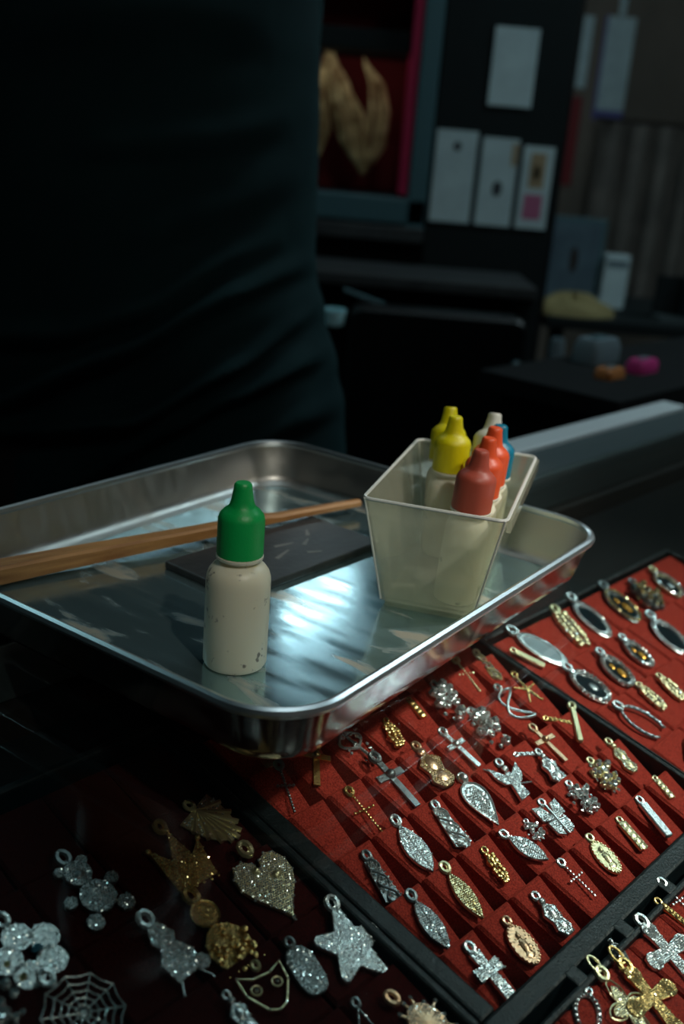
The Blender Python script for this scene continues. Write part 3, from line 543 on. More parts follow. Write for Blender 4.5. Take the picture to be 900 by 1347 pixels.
PEND = [
 # kind, L, W, u, v, ang, metal, stone, label, noun, group
 ('bow', 25, 13, 49, 121.5, 3, 'silver', 'gem', 'silver stone-crusted bow pendant just right of the metal tray\'s front corner', 'bow_pendant', GM),
 ('thincross', 31, 15, 48, 97, -4, 'dark', 'gem', 'large plain dark grey cross below the stone-crusted bow', 'cross_pendant', GM),
 ('nugget', 17, 9, 71, 118, -20, 'gold', 'gemg', 'small gold nugget pendant beside the metal tray edge, right of the bow', 'nugget_pendant', GM),
 ('bar', 13, 4, 95, 124, -8, 'gold', 'gemg', 'tiny gold bar charm close under the metal tray', 'bar_pendant', GM),
 ('cluster', 25, 13, 113, 120, -16, 'silver', 'gem', 'silver and white stone cluster pendant nearest under the middle of the tray edge', 'cluster_pendant', GM),
 ('figure', 26, 13, 70, 94, -8, 'rose', 'gemg', 'rose gold crusted figure pendant left of the thin silver cross', 'figure_pendant', GM),
 ('thincross', 25, 12, 91, 94, 1, 'silver', 'gem', 'slim plain silver cross in the upper middle of the main tray', 'cross_pendant', GM),
 ('dotcross', 24, 10, 23, 92, -6, 'gold', 'gemg', 'gold cross made of small beads on a dark pad at the left', 'cross_pendant', GM),
 ('leaf', 28, 11, 26, 68, -10, 'silver', 'gem', 'long silver filigree leaf pendant below the beaded gold cross', 'leaf_pendant', GM),
 ('twist', 24, 9, 48, 66, -10, 'silver', 'gem', 'slender twisted silver pendant between two larger silver ones', 'twisted_pendant', GM),
 ('drop', 28, 13, 71, 68, -12, 'silver', 'gem', 'silver teardrop pendant with a round ball on top', 'teardrop_pendant', GM),
 ('leaf', 22, 9, 65.5, 40, 22, 'silver', 'gem', 'silver pave leaf lying aslant beneath the teardrop pendant', 'leaf_pendant', GM),
 ('cluster', 11, 8, 77, 43, -7, 'silver', 'gem', 'small silver stone ring resting over the slanted pave leaf', 'cluster_pendant', GM),
 ('cluster', 25, 13, 115, 96, -5, 'silver', 'gem', 'pale silver flower cluster pendant right of the slim silver cross', 'flower_pendant', GM),
 ('knot', 24, 13, 143, 101, -8, 'silver', 'gem', 'open silver knot pendant with a ball on top', 'knot_pendant', GM),
 ('starfish', 22, 14, 160, 104, -14, 'gold', 'gemg', 'gold starfish pendant close to the thin tray divider', 'starfish_pendant', GM),
 ('dotcross', 24, 9, 141, 128, -15, 'pale', 'gem', 'pale gold beaded cross half under the metal tray edge', 'cross_pendant', GM),
 ('twist', 22, 7, 158, 127, -10, 'pale', 'gem', 'thin pale gold twisted charm by the top end of the thin divider', 'twisted_pendant', GM),
 ('angel', 23, 17, 95, 67, -14, 'silver', 'gem', 'silver angel pendant with spread wings in the middle of the tray', 'angel_pendant', GM),
 ('figure', 20, 9, 119, 62, -14, 'silver', 'gem', 'small silver figure pendant right of the winged angel', 'figure_pendant', GM),
 ('bar', 14, 2.2, 116, 73, 65, 'silver', 'gem', 'thin silver stick lying crosswise above the small silver figure', 'stick_pendant', GM),
 ('thincross', 24, 14, 133, 72, -4, 'rose', 'gemg', 'rose gold cross tilted on its pad below the knot pendant', 'cross_pendant', GM),
 ('smoothbar', 27, 3.2, 160, 73, -46, 'pale', 'gem', 'long smooth pale gold bar standing out near the divider', 'bar_pendant', GM),
 ('bar', 15, 2.4, 152, 79, 50, 'gold', 'gemg', 'short gold stick crossing the head of the long pale bar', 'stick_pendant', GM),
 ('butterfly', 19, 15, 92, 42, -8, 'silver', 'gem', 'silver pave butterfly pendant beneath the angel', 'butterfly_pendant', GM),
 ('cluster', 18, 12, 114, 42, -9, 'silver', 'gem', 'small silver flower cluster right of the butterfly', 'flower_pendant', GM),
 ('cluster', 20, 11, 137, 44, -12, 'pale', 'gem', 'pale gold bead cluster in the right part of the main tray', 'cluster_pendant', GM),
 ('figure', 21, 8, 158, 46, -14, 'pale', 'gem', 'slender pale gold figure pendant under the thin divider', 'figure_pendant', GM),
 ('medal', 20, 10, 92, 17, -10, 'pale', 'gem', 'pale gold oval medallion in the row along the black border', 'medallion', GM),
 ('bar', 17, 5, 114, 16, -12, 'pale', 'gem', 'beaded pale gold bar between the medallion and the blue-white bar', 'bar_pendant', GM),
 ('smoothbar', 22, 4.6, 133, 15, -16, 'silver', 'gem', 'smooth blue-white silver bar at the right end of the border row', 'bar_pendant', GM),
 ('dotcross', 19, 8, 70, 17, -1, 'silver', 'gem', 'thin beaded silver cross on the border row left of the gold medallion', 'cross_pendant', GM),
 ('nugget', 17, 7, 46, 41, -14, 'gold', 'gemg', 'narrow yellow gold nugget on a dark pad', 'nugget_pendant', GM),
 ('leaf', 26, 8, 24, 41, -10, 'pale', 'gemg', 'long dull gold leaf pendant left of the narrow nugget', 'leaf_pendant', GM),
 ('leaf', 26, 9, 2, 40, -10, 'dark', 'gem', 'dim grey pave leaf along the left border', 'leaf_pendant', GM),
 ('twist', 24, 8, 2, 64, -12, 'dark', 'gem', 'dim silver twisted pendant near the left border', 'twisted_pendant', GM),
 ('medal', 20, 10.5, 24, 13, -12, 'rose', 'gemg', 'rose gold oval medallion with a beaded rim on the border row', 'medallion', GM),
 ('figure', 20, 8, 45, 13, -4, 'silver', 'gem', 'small bright silver figure right of the rose gold medallion', 'figure_pendant', GM),
 ('cross', 25, 12.5, 3, 12, -4, 'silver', 'gem', 'chunky silver pave cross in the bottom corner of the main tray', 'cross_pendant', GM),
 ('thincross', 28, 13, 27, 124, -42, 'gold', 'gemg', 'thin gold cross standing beside the metal tray\'s front corner', 'cross_pendant', GM),
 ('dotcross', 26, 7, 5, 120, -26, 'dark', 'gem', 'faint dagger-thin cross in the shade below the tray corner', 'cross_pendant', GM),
 ('bar', 13, 4, 156, 22, -14, 'pale', 'gem', 'tiny pale gold bead charm at the far right of the main tray', 'bead_charm', GM),
 # upper right tray
 ('glassoval', 38, 17, 200, 123, 17, 'silver', 'gem', 'large silver oval frame with grey glass, lying flat beside the tray', 'oval_pendant', GR),
 ('smoothbar', 20, 3.6, 184.5, 119, 25, 'pale', 'gem', 'smooth cream gold bar below the grey glass oval', 'bar_pendant', GR),
 ('nugget', 34, 16, 236, 125, -20, 'pale', 'gem', 'pale gold lumpy bust pendant between two large ovals', 'bust_pendant', GR),
 ('ovalframe', 38, 17, 259, 125, -13, 'silver', 'gem', 'black oval with a thin silver beaded rim, right of the gold bust', 'oval_pendant', GR),
 ('ovalgold', 37, 18, 293, 123, -15, 'dark', 'gemg', 'dark oval showing an amber relief in the top row', 'oval_pendant', GR),
 ('cluster', 30, 17, 319, 119, -16, 'dark', 'gemg', 'dim silver and gold cluster behind the amber oval', 'cluster_pendant', GR),
 ('ovalstone', 30, 17, 350, 120, -14, 'pale', 'gem', 'blurred pale gold ring oval at the far top corner', 'oval_pendant', GR),
 ('ovalframe', 38, 19, 290, 88, -16, 'silver', 'gem', 'black oval with white stone rim at the right edge of the picture', 'oval_pendant', GR),
 ('ovalgold', 27, 13, 252, 89, -12, 'silver', 'gem', 'small white stone oval with an amber spot, second row', 'oval_pendant', GR),
 ('ovalgold', 30, 15.5, 224, 87, -14, 'silver', 'gem', 'white stone oval ring with a bright amber centre', 'oval_pendant', GR),
 ('ovalstone', 31, 17.5, 195.5, 88, 2, 'silver', 'gem', 'sparkling stone-rimmed oval with a dark centre beside the thin divider', 'oval_pendant', GR),
 ('nugget', 20, 10, 219, 62, -8, 'pale', 'gem', 'pale gold drop on the left of a pair under the amber oval', 'drop_pendant', GR),
 ('nugget', 20, 10, 238, 60, -12, 'pale', 'gem', 'pale gold drop on the right of a pair under the amber oval', 'drop_pendant', GR),
 ('horseshoe', 30, 16, 194, 55, 14, 'silver', 'gem', 'silver beaded horseshoe resting against the thin divider', 'horseshoe_pendant', GR),
 ('bar', 18, 4, 196, 28, -60, 'pale', 'gem', 'pale gold bar lying crosswise at the right picture edge', 'bar_pendant', GR),
 # lower right tray
 ('bigcross', 32, 21, 69, -25, -8, 'silver', 'gem', 'big silver pave cross with rounded ends at the right edge', 'cross_pendant', GLR),
 ('bigcross', 31, 22, 44, -31, -10, 'gold', 'gemg', 'ornate gold crusted cross at the bottom right', 'cross_pendant', GLR, 0, .14, 3.6),
 ('outlinecross', 29, 19, 33, -26.5, -10, 'pale', 'gem', 'gold outlined cross filled with white stones on a wide bail', 'cross_pendant', GLR, 0.6, .14, 3.2),
 ('horseshoe', 17, 9, 19.5, -19, -60, 'silver', 'gem', 'curved silver stone loop at the bottom left of the corner tray', 'loop_pendant', GLR),
 ('dotcross', 22, 9, 97, -16, -6, 'silver', 'gem', 'thin silver beaded cross at the right edge above the big cross', 'cross_pendant', GLR),
 ('bar', 17, 3, 88, -18, 6, 'gold', 'gemg', 'thin gold beaded charm between the big cross and the border', 'bar_pendant', GLR),
 ('drop', 11, 4, 52, -13.5, -6, 'silver', 'gem', 'small elongated silver bead above the ornate gold cross', 'bead_charm', GLR),
 # lower left tray
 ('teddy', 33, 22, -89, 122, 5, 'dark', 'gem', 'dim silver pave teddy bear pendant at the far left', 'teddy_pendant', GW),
 ('crown', 31, 20, -54, 116, -5, 'gold', 'gemg', 'gold crown shaped pendant in the shade left of the tray corner', 'crown_pendant', GW),
 ('shell', 25, 20, -33, 122, 20, 'pale', 'gem', 'dull gold shell pendant right under the metal tray', 'shell_pendant', GW),
 ('heart', 35, 24, -35, 88, -6, 'pale', 'gem', 'round silver and gold stone heart near the reflected tray rim', 'heart_pendant', GW),
 ('star', 34, 26, -29, 52, -20, 'silver', 'gem', 'large five pointed star covered in white stones', 'star_pendant', GW),
 ('roundteddy', 36, 19, -64, 82, -1, 'gold', 'gemg', 'gold teddy pendant with a round ringed head', 'teddy_pendant', GW),
 ('jester', 36, 18, -82, 83, 2, 'silver', 'gem', 'silver jester pendant with thin dangling legs', 'jester_pendant', GW),
 ('tag', 22, 11, -49.5, 53.5, -9, 'dark', 'gem', 'oval silver pave dog tag left of the star', 'tag_pendant', GW),
 ('mask', 19, 17, -65, 55, -10, 'pale', 'gem', 'gold outlined mask pendant with two stone eyes', 'mask_pendant', GW),
 ('blossom', 30, 26, -119, 112, 5, 'silver', 'gem', 'silver blossom pendant with a pale blue stone at the left edge', 'flower_pendant', GW),
 ('web', 32, 25, -117.5, 85, 12, 'silver', 'gem', 'round silver spider web pendant at the bottom left', 'web_pendant', GW),
 ('cluster', 24, 16, -138, 101, 5, 'silver', 'gem', 'white stone cluster cut by the bottom left corner of the picture', 'cluster_pendant', GW),
 ('figure', 17, 7, -79, 53, -3, 'silver', 'gem', 'small slim silver figure at the bottom edge under the jester', 'figure_pendant', GW),
 ('spikes', 28, 19, -32, 15, 16, 'rose', 'gem', 'tangled rose gold and stone pendant at the bottom edge near the border', 'spiky_pendant', GW),
 ('triangle', 19, 12, -49, 25, -20, 'dark', 'gem', 'silver triangle outline pendant at the bottom edge below the star', 'triangle_pendant', GW),
]
for a in PEND: pendant(*a)

# ------------------------------------------------------------------ metal tray
c1 = Vector((-.04298, .63414)); c2 = Vector((.14671, .50552)); c3 = Vector((-.01528, .28584)); c4 = c3 + c1 - c2
ctr = (c1 + c3) / 2; ax = (c2 - c1).normalized(); LA = (c2 - c1).length; LB = (c3 - c2).length
tang = math.atan2(ax.y, ax.x)
tr = empty('metal_tray', (ctr.x, ctr.y, GL + .0002), tang)
tag(tr, 'shallow rectangular steel tray with rounded corners standing on the glass counter', 'tray')
def rrect(hx, hy, r, z, n=14):
    out = []
    for cx, cy, a0 in ((hx - r, hy - r, 0), (-hx + r, hy - r, PI / 2), (-hx + r, -hy + r, PI), (hx - r, -hy + r, 3 * PI / 2)):
        for k in range(n + 1): a = a0 + PI / 2 * k / n; out.append((cx + r * math.cos(a), cy + r * math.sin(a), z))
    return out
hx, hy = LA / 2, LB / 2; ZR = (-.173 - GL) - .0002
def prof(t, off):
    # inner wall: floor edge -> fillet -> flared wall -> rim
    pts = []
    for k in range(6): a = PI / 2 * k / 5; pts.append((-.0165 + .0075 * math.sin(a) , .0012 + .0075 * (1 - math.cos(a))))
    pts += [(-.0062, .0145), (-.0035, ZR - .0025)]
    return pts
k = len(rrect(hx, hy, .03, 0))
fl = B(); fl.loft([rrect(hx + d, hy + d, .031 + d, z) for d, z in [(-.0295, .0012), (-.0165, .0012)]], caps=False); fl.f.append(tuple(range(k)))
fl.build('floor_pan', MT['tray_floor'], tr, True)
inner = [rrect(hx + d, hy + d, .031 + d, z) for d, z in prof(0, 0)]
outer = [rrect(hx + d, hy + d, .031 + d, z) for d, z in [(-.0165, 0), (-.0122, .0008), (-.0085, .0035), (-.0070, .0072), (-.0052, .0145), (-.0022, ZR - .0035)]]
B().loft(inner, caps=False).build('inner_wall', MT['tray_wall'], tr, True)
ow = B().loft([inner[0]] and outer, caps=False); ow.f.append(tuple(reversed(range(k)))); ow.build('outer_wall', MT['tray_out'], tr, True)
B().tube([(p[0], p[1], ZR - .0022) for p in rrect(hx - .0022, hy - .0022, .0288, 0)], .0021, 8, True).build('rolled_rim', MT['rim'], tr, True)

# ------------------------------------------------------------------ wooden stick, touchstone
FZ = GL + .0014
st = empty('wooden_stick', (-.168, .419, FZ), math.atan2(.5705 - .419, .0095 + .168))
tag(st, 'long tapering brown wooden stick lying across the back of the metal tray', 'stick')
Ls = math.hypot(.5705 - .419, .0095 + .168); sb = B(); rings = []
for t in [k / 24 for k in range(25)]:
    hw = .0062 * (1 - t) + .0024 * t; z0 = .0006 + .0040 * min(1, t * 1.45) + .0008; z1 = z0 + (.0088 * (1 - t) + .0034 * t) - (.0012 if t > .72 else 0) * (1 - t) * 3
    wob = .0005 * math.sin(9 * t); c = .0012
    rings.append([(t * Ls, -hw + wob, z0), (t * Ls, hw + wob, z0), (t * Ls, hw + wob, z1 - c), (t * Ls, hw - c + wob, z1), (t * Ls, -hw + c + wob, z1), (t * Ls, -hw + wob, z1 - c)])
sb.loft(rings).build('shaft', MT['wood'], st)
tsn = empty('touchstone', (-.0449, .4335, FZ), math.atan2(.5077 - .4335, .0143 + .0449))
tag(tsn, 'flat black testing stone slab lying under the wooden stick in the tray', 'stone slab')
bev(B().box((0, 0, 0), (.108, .0505, .0040)).build('slab', MT['slate'], tsn), .0008)
for (x, y, l, a) in ((.045, .018, .014, .3), (.056, .030, .012, -.2), (.070, .022, .010, .5), (.040, .034, .011, 0), (.082, .030, .009, .8), (.064, .014, .008, -.5)):
    q = B(); n_ = Vector((math.cos(a), math.sin(a))); m_ = Vector((-n_.y, n_.x)) * .0012
    pts = [(x - m_.x, y - m_.y), (x + n_.x * l - m_.x * .4, y + n_.y * l - m_.y * .4), (x + n_.x * l + m_.x * .5, y + n_.y * l + m_.y * .5), (x + m_.x, y + m_.y)]
    q.prism(pts, .0040, .00415).build('rubbed_streak', MT['scratch'], tsn)

# ------------------------------------------------------------------ dropper bottles
def bottle(x, y, z, r, capm, label, group=None, lean=(0, 0), h=.077, rz=0):
    t = empty('dropper_bottle', (x, y, z), 0); tag(t, label, 'bottle', group)
    if lean != (0, 0):
        d = Vector((lean[0], lean[1], h)).normalized(); t.rotation_euler = Vector((0, 0, 1)).rotation_difference(d).to_euler()
    s = h / .077
    B().lathe([(r * .80, 0), (r * .94, .0006 * s), (r, .0022 * s), (r * 1.0, .036 * s), (r * .985, .0385 * s), (r * .93, .0408 * s), (r * .82, .0428 * s), (r * .70, .0440 * s), (.0072, .0448 * s), (.0070, .0505 * s)], 40).build('bottle_body', MT['milky'], t, True)
    cr = .0089
    cap = B(); n = 60; rings = []
    for rr, zz, rib in ((cr, .0478, 1), (cr, .0625, 1), (cr * .97, .0642, 0), (cr * .80, .0660, 0), (cr * .62, .0672, 0), (.0049, .0682, 0), (.0044, .0700, 0), (.0036, .0748, 0), (.0035, .0762, 0), (.0028, .077, 0)):
        rings.append([((rr + (.00028 if j % 2 else 0) * rib) * math.cos(2 * PI * j / n), (rr + (.00028 if j % 2 else 0) * rib) * math.sin(2 * PI * j / n), zz * s) for j in range(n)])
    cap.loft(rings).build('ribbed_cap', MT[capm], t, True)
    B().lathe([(.0092, .0462 * s), (.0094, .0466 * s), (.0094, .0474 * s), (.0086, .0478 * s)], 32).build('neck_collar', MT['milky'], t, True)
    return t
bottle(-.0385, .3745, FZ, .0129, 'cgreen', 'milky dropper bottle with a green cap standing alone at the front of the tray')

# clear box
bc = Vector((.0544, .4807)); bang = math.radians(-15)
bx = empty('plastic_box', (bc.x, bc.y, FZ), bang)
tag(bx, 'hazy clear tapered plastic box holding the coloured cap bottles in the tray', 'box')
hb, hw_ = .055, .0015
def rr4(a, b, r, z): return rrect(a, b, r, z, 4)
t0, t1_ = (.0325, .0570), (.0225, .0465)
outer = [rr4(t1_[0], t1_[1], .003, .0035), rr4(t0[0], t0[1], .004, hb)]
inn = [rr4(t0[0] - hw_, t0[1] - hw_, .003, hb), rr4(t1_[0] - hw_, t1_[1] - hw_, .002, .0050)]
bb = B(); bb.loft(outer + inn, caps=False); n4 = len(outer[0]); bb.f.append(tuple(range(3 * n4, 4 * n4))); bb.f.append(tuple(reversed(range(n4)))); bb.build('box_wall', MT['acrylic'], bx, False)
bev(B().loft([rr4(t1_[0] - .002, t1_[1] - .002, .002, .0002), rr4(t1_[0] - .002, t1_[1] - .002, .002, .0035), rr4(t1_[0] - .0035, t1_[1] - .0035, .002, .0035), rr4(t1_[0] - .0035, t1_[1] - .0035, .002, .0002), rr4(t1_[0] - .002, t1_[1] - .002, .002, .0002)], caps=False).build('base_foot', MT['acrylic'], bx), .0001)
edge = mat('bright_acrylic_edge', (.70, .72, .68), .25, 0, .8)
B().tube([(p[0], p[1], hb) for p in rr4(t0[0] - .0004, t0[1] - .0004, .004, 0)], .0008, 6, True).build('box_rim', edge, bx, True)
B().box((t0[0] - .0005, -t0[1] + .004, hb - .006), (t0[0] + .0016, t0[1] - .004, hb - .0002)).build('side_lip', MT['acrylic'], bx)
for sx, sy in ((1, -1), (-1, -1), (1, 1), (-1, 1)):
    B().tube([(sx * (t1_[0] - .0006), sy * (t1_[1] - .0006), .004), (sx * (t0[0] - .001), sy * (t0[1] - .001), hb)], .0005, 6).build('corner_edge', edge, bx, True)
BZ = FZ + .0052
GB = 'small dropper bottles in the clear box'
def inbox(xt, yt, rad, capm, label, h=.0735, drag=1.0):
    """top position given; the foot is kept inside the narrower floor of the box, so outer bottles lean"""
    d = Vector((xt, yt)) - bc; a = d.x * math.cos(bang) + d.y * math.sin(bang); b = -d.x * math.sin(bang) + d.y * math.cos(bang)
    la, lb = t1_[0] - .0022 - rad, t1_[1] - .0022 - rad; a2 = max(-la, min(la, a)); b2 = max(-lb, min(lb, b))
    f = bc + Vector((a2 * math.cos(bang) - b2 * math.sin(bang), a2 * math.sin(bang) + b2 * math.cos(bang)))
    bottle(f.x, f.y, BZ, rad, capm, label, GB, (xt - f.x, yt - f.y), h)
inbox(.0525, .5330, .0100, 'cyellow', 'yellow capped bottle at the back left of the box, partly hidden')
inbox(.0530, .5050, .0100, 'cyellow', 'yellow capped bottle in front of the other yellow one')
inbox(.0765, .5330, .0100, 'cwhite', 'white capped bottle leaning at the back of the box')
inbox(.0770, .5110, .0095, 'cblue', 'blue capped bottle mostly hidden behind the orange caps', .0695)
inbox(.0712, .4890, .0098, 'corange', 'bright orange capped bottle, the rear one of two')
inbox(.0660, .4680, .0098, 'corange', 'bright orange capped bottle just behind the brick red cap')
inbox(.0600, .4450, .0100, 'cred', 'brick red capped bottle at the front of the box')

# ------------------------------------------------------------------ person behind the counter (back turned, cropped by the frame)
pr = empty('person', (-.215, 1.0, ZF), 0)
tag(pr, 'person in a dark teal T-shirt standing behind the counter, only the torso in view', 'person')
zz = lambda a: a                                     # heights above the floor
joints = {'pelvis': (0, 0, .92, .13, .10), 'waist': (0, 0, 1.05, .115, .085), 'chest': (0, 0, 1.25, .135, .095), 'neckb': (0, 0, 1.42, .075, .07), 'neck': (0, .01, 1.49, .052, .055),
          'head0': (0, .02, 1.56, .070, .080), 'head': (0, .02, 1.63, .078, .095), 'crown': (0, .01, 1.70, .060, .072),
          'shl': (-.17, 0, 1.39, .06, .06), 'ell': (-.19, .03, 1.13, .042, .042), 'wrl': (-.10, .26, 1.05, .028, .03), 'hal': (-.07, .33, 1.04, .03, .018),
          'shr': (.10, .02, 1.39, .05, .05), 'elr': (.085, .09, 1.13, .04, .04), 'wrr': (.05, .27, 1.06, .028, .03), 'har': (.04, .34, 1.05, .03, .018),
          'hpl': (-.09, 0, .85, .095, .09), 'knl': (-.10, -.01, .48, .062, .06), 'anl': (-.11, .02, .09, .042, .045), 'tol': (-.12, .14, .04, .04, .03),
          'hpr': (.09, 0, .85, .095, .09), 'knr': (.10, -.01, .48, .062, .06), 'anr': (.11, .02, .09, .042, .045), 'tor': (.12, .14, .04, .04, .03)}
for s_, x in (('l', -.07), ('r', .04)):
    for k in range(5):
        dx = (k - 2) * .016 * (1 if s_ == 'r' else -1)
        joints[f'f{s_}{k}a'] = (x + dx, .365, 1.035, .009, .009); joints[f'f{s_}{k}b'] = (x + dx * 1.15, .395 - .01 * abs(k - 2), 1.022, .008, .008)
edges = [('pelvis', 'waist'), ('waist', 'chest'), ('chest', 'neckb'), ('neckb', 'neck'), ('neck', 'head0'), ('head0', 'head'), ('head', 'crown'), ('neckb', 'shl'), ('shl', 'ell'), ('ell', 'wrl'), ('wrl', 'hal'),
         ('neckb', 'shr'), ('shr', 'elr'), ('elr', 'wrr'), ('wrr', 'har'), ('pelvis', 'hpl'), ('hpl', 'knl'), ('knl', 'anl'), ('anl', 'tol'), ('pelvis', 'hpr'), ('hpr', 'knr'), ('knr', 'anr'), ('anr', 'tor')]
for s_ in 'lr':
    for k in range(5): edges += [('ha' + s_, f'f{s_}{k}a'), (f'f{s_}{k}a', f'f{s_}{k}b')]
names = list(joints); me = bpy.data.meshes.new('body'); me.from_pydata([joints[n][:3] for n in names], [(names.index(a), names.index(b)) for a, b in edges], [])
bo = bpy.data.objects.new('body', me); C.objects.link(bo); bo.parent = pr; me.materials.append(MT['skin'])
md = bo.modifiers.new('skin', 'SKIN'); md.use_smooth_shade = True
for i, n in enumerate(names): me.skin_vertices[0].data[i].radius = joints[n][3:5]; me.skin_vertices[0].data[i].use_root = (n == 'pelvis')
sd = bo.modifiers.new('sub', 'SUBSURF'); sd.levels = 1; sd.render_levels = 1
# face details and hair
B().ball((0, .02, 1.665), (.085, .105, .085), 20, 12).ball((0, -.035, 1.60), (.068, .05, .06), 16, 10).build('hair', MT['hair'], pr, True)
B().ball((-.032, .112, 1.635), .010).ball((.032, .112, 1.635), .010).build('eyes', MT['cwhite'], pr, True)
B().tube([(0, .110, 1.645), (0, .128, 1.605), (0, .115, 1.60)], [.007, .012, .008], 8).build('nose', MT['skin'], pr, True)
B().ball((0, .108, 1.572), (.022, .007, .006)).build('mouth', MT['cred'], pr, True)
B().ball((-.083, .02, 1.625), (.012, .02, .03)).ball((.083, .02, 1.625), (.012, .02, .03)).build('ears', MT['skin'], pr, True)
# trousers and shoes follow the legs
for s_ in (-1, 1):
    tb = B(); tb.loft([[(s_ * cx + rx * math.cos(2 * PI * j / 24), cy + ry * math.sin(2 * PI * j / 24), z) for j in range(24)] for cx, cy, rx, ry, z in
                       ((.09, 0, .102, .112, .93), (.09, 0, .105, .112, .80), (.10, -.005, .078, .082, .50), (.108, .01, .062, .065, .12), (.11, .015, .064, .068, .075))]).build('trouser_leg', MT['trouser'], pr, True)
    B().loft([[(s_ * .115 + rx * math.cos(2 * PI * j / 20), .055 + ry * math.sin(2 * PI * j / 20), z) for j in range(20)] for rx, ry, z in ((.050, .135, .0), (.052, .138, .02), (.047, .128, .05), (.035, .085, .085), (.03, .06, .10))]).build('shoe', MT['shoe'], pr, True)
# T-shirt: lofted torso with real folds.  x relative to world, z relative to the eye
PROF = [(-.36, .0, .215), (-.30, .000, .213), (-.24, -.006, .208), (-.20, -.016, .200), (-.15, -.032, .188), (-.11, -.043, .180), (-.09, -.046, .178), (-.03, -.048, .180), (.02, -.050, .186), (.07, -.053, .192), (.13, -.058, .196), (.19, -.075, .185), (.215, -.10, .16), (.235, -.14, .11), (.255, -.17, .06)]
def pf(z):
    for i in range(len(PROF) - 1):
        if PROF[i][0] <= z <= PROF[i + 1][0]:
            t = (z - PROF[i][0]) / (PROF[i + 1][0] - PROF[i][0]); t = t * t * (3 - 2 * t); return PROF[i][1] * (1 - t) + PROF[i + 1][1] * t, PROF[i][2] * (1 - t) + PROF[i + 1][2] * t
    return PROF[-1][1:]
FOLD = [([(-.42, -.262), (-.315, -.234), (-.211, -.18), (-.11, -.12), (-.051, -.096), (-.03, -.088)], .011, .010),
        ([(-.40, -.262), (-.299, -.255), (-.192, -.238), (-.107, -.185), (-.054, -.147), (-.03, -.128)], .011, .009),
        ([(-.29, -.330), (-.246, -.301), (-.157, -.239), (-.106, -.209), (-.038, -.179), (-.01, -.170)], .010, .010),
        ([(-.38, -.182), (-.252, -.166), (-.184, -.14), (-.111, -.091), (-.07, -.075)], .006, .010),
        ([(-.26, -.015), (-.212, -.008), (-.131, .004), (-.069, .024)], .0035, .012),
        ([(-.20, -.330), (-.12, -.275), (-.05, -.235), (.0, -.22)], .006, .012),
        ([(-.22, -.09), (-.13, -.055), (-.06, -.02)], .003, .014), ([(-.34, .06), (-.2, .09), (-.09, .10)], .003, .018)]
def fold(x, z):
    r = 0
    for pts, amp, sg in FOLD:
        for i in range(len(pts) - 1):
            (x0, z0), (x1, z1) = pts[i], pts[i + 1]
            if x0 <= x < x1:
                t = (x - x0) / (x1 - x0); zc = z0 + (z1 - z0) * (t * t * (3 - 2 * t) * .4 + t * .6); g = (x - pts[0][0]) / (pts[-1][0] - pts[0][0]); e = min(1, 4 * g, 4 * (1 - g) + .15)
                d = z - zc; r += 1.7 * amp * e * (math.exp(-(d / sg) ** 2) - .75 * math.exp(-((d + sg * 1.7) / (sg * .8)) ** 2))
    return r
nz, na = 190, 260; rings = []
for i in range(nz):
    z = -.36 + .615 * i / (nz - 1); edge_x, a = pf(z); cx = edge_x - a; ring = []
    for j in range(na):
        th = 2 * PI * j / na; ct, s_ = math.cos(th), math.sin(th)
        x = cx + a * abs(ct) ** .86 * (1 if ct > 0 else -1); dep = .118 if z < .16 else .118 * max(.25, 1 - ((z - .16) / .12) ** 2)
        y = dep * abs(s_) ** .9 * (1 if s_ > 0 else -1)
        f = fold(x, z) * (1 if s_ < 0 else .4) * min(1, abs(s_) * 1.6 + .12)
        ring.append((x + ct * f * .5 + .215, y + (s_ * f), z + EYE + 0))
    rings.append(ring)
sh = B().loft(rings).build('tshirt', MT['shirt'], pr, True)
for s_ in (-1, 1):
    x0 = -.165 if s_ < 0 else .082
    B().loft([[(x0 + dx + r * math.cos(2 * PI * j / 24), .025 + dy + r * math.sin(2 * PI * j / 24), z) for j in range(24)] for dx, dy, r, z in ((0, 0, .040, 1.445), (s_ * .005, 0, .068, 1.41), (s_ * .012, .01, .066, 1.32), (s_ * .012, .018, .062, 1.23), (s_ * .012, .019, .056, 1.232))], caps=False).build('sleeve', MT['shirt'], pr, True)

# ------------------------------------------------------------------ background
# red lined display case with hanging gold strands
dc = empty('wall_display_case', (-.02, 2.30, ZF), 0); tag(dc, 'grey framed display case with crimson lining and gold strands inside, behind the person', 'display case')
x0, x1, zb, zt = -.175, .138, 1.2 - .165, 1.2 + .40
def dbx(nm, a, b, m, par=dc, off=(-.02, 2.30)): return bev(B().box((a[0] - off[0], a[1] - off[1], a[2]), (b[0] - off[0], b[1] - off[1], b[2])).build(nm, MT[m], par), .003)
dbx('back_panel', (x0, 2.44, zb), (x1, 2.46, zt), 'darkred')
dbx('frame_side', (.080, 2.20, zb), (.118, 2.46, zt), 'tealframe'); dbx('frame_side', (x0 - .3, 2.20, zb), (x0 - .26, 2.46, zt), 'tealframe')
dbx('frame_bottom', (x0 - .26, 2.20, zb + .035), (.118, 2.46, zb + .085), 'tealframe'); dbx('frame_top', (x0 - .26, 2.20, zt - .04), (.118, 2.46, zt), 'tealframe')
dbx('lower_ledge', (x0 - .26, 2.185, zb), (.1185, 2.46, zb + .030), 'greyedge')
dbx('lining_strip', (.060, 2.215, zb + .09), (.079, 2.45, zt - .045), 'crimson'); dbx('inner_back', (x0 - .26, 2.435, zb + .09), (.060, 2.445, zt - .05), 'darkred')
dbx('inner_shelf', (x0 - .26, 2.24, 1.2 + .195), (.058, 2.43, 1.2 + .235), 'black')
dbx('cabinet_base', (x0 - .26, 2.24, 0), (.118, 2.46, zb - .002), 'black')
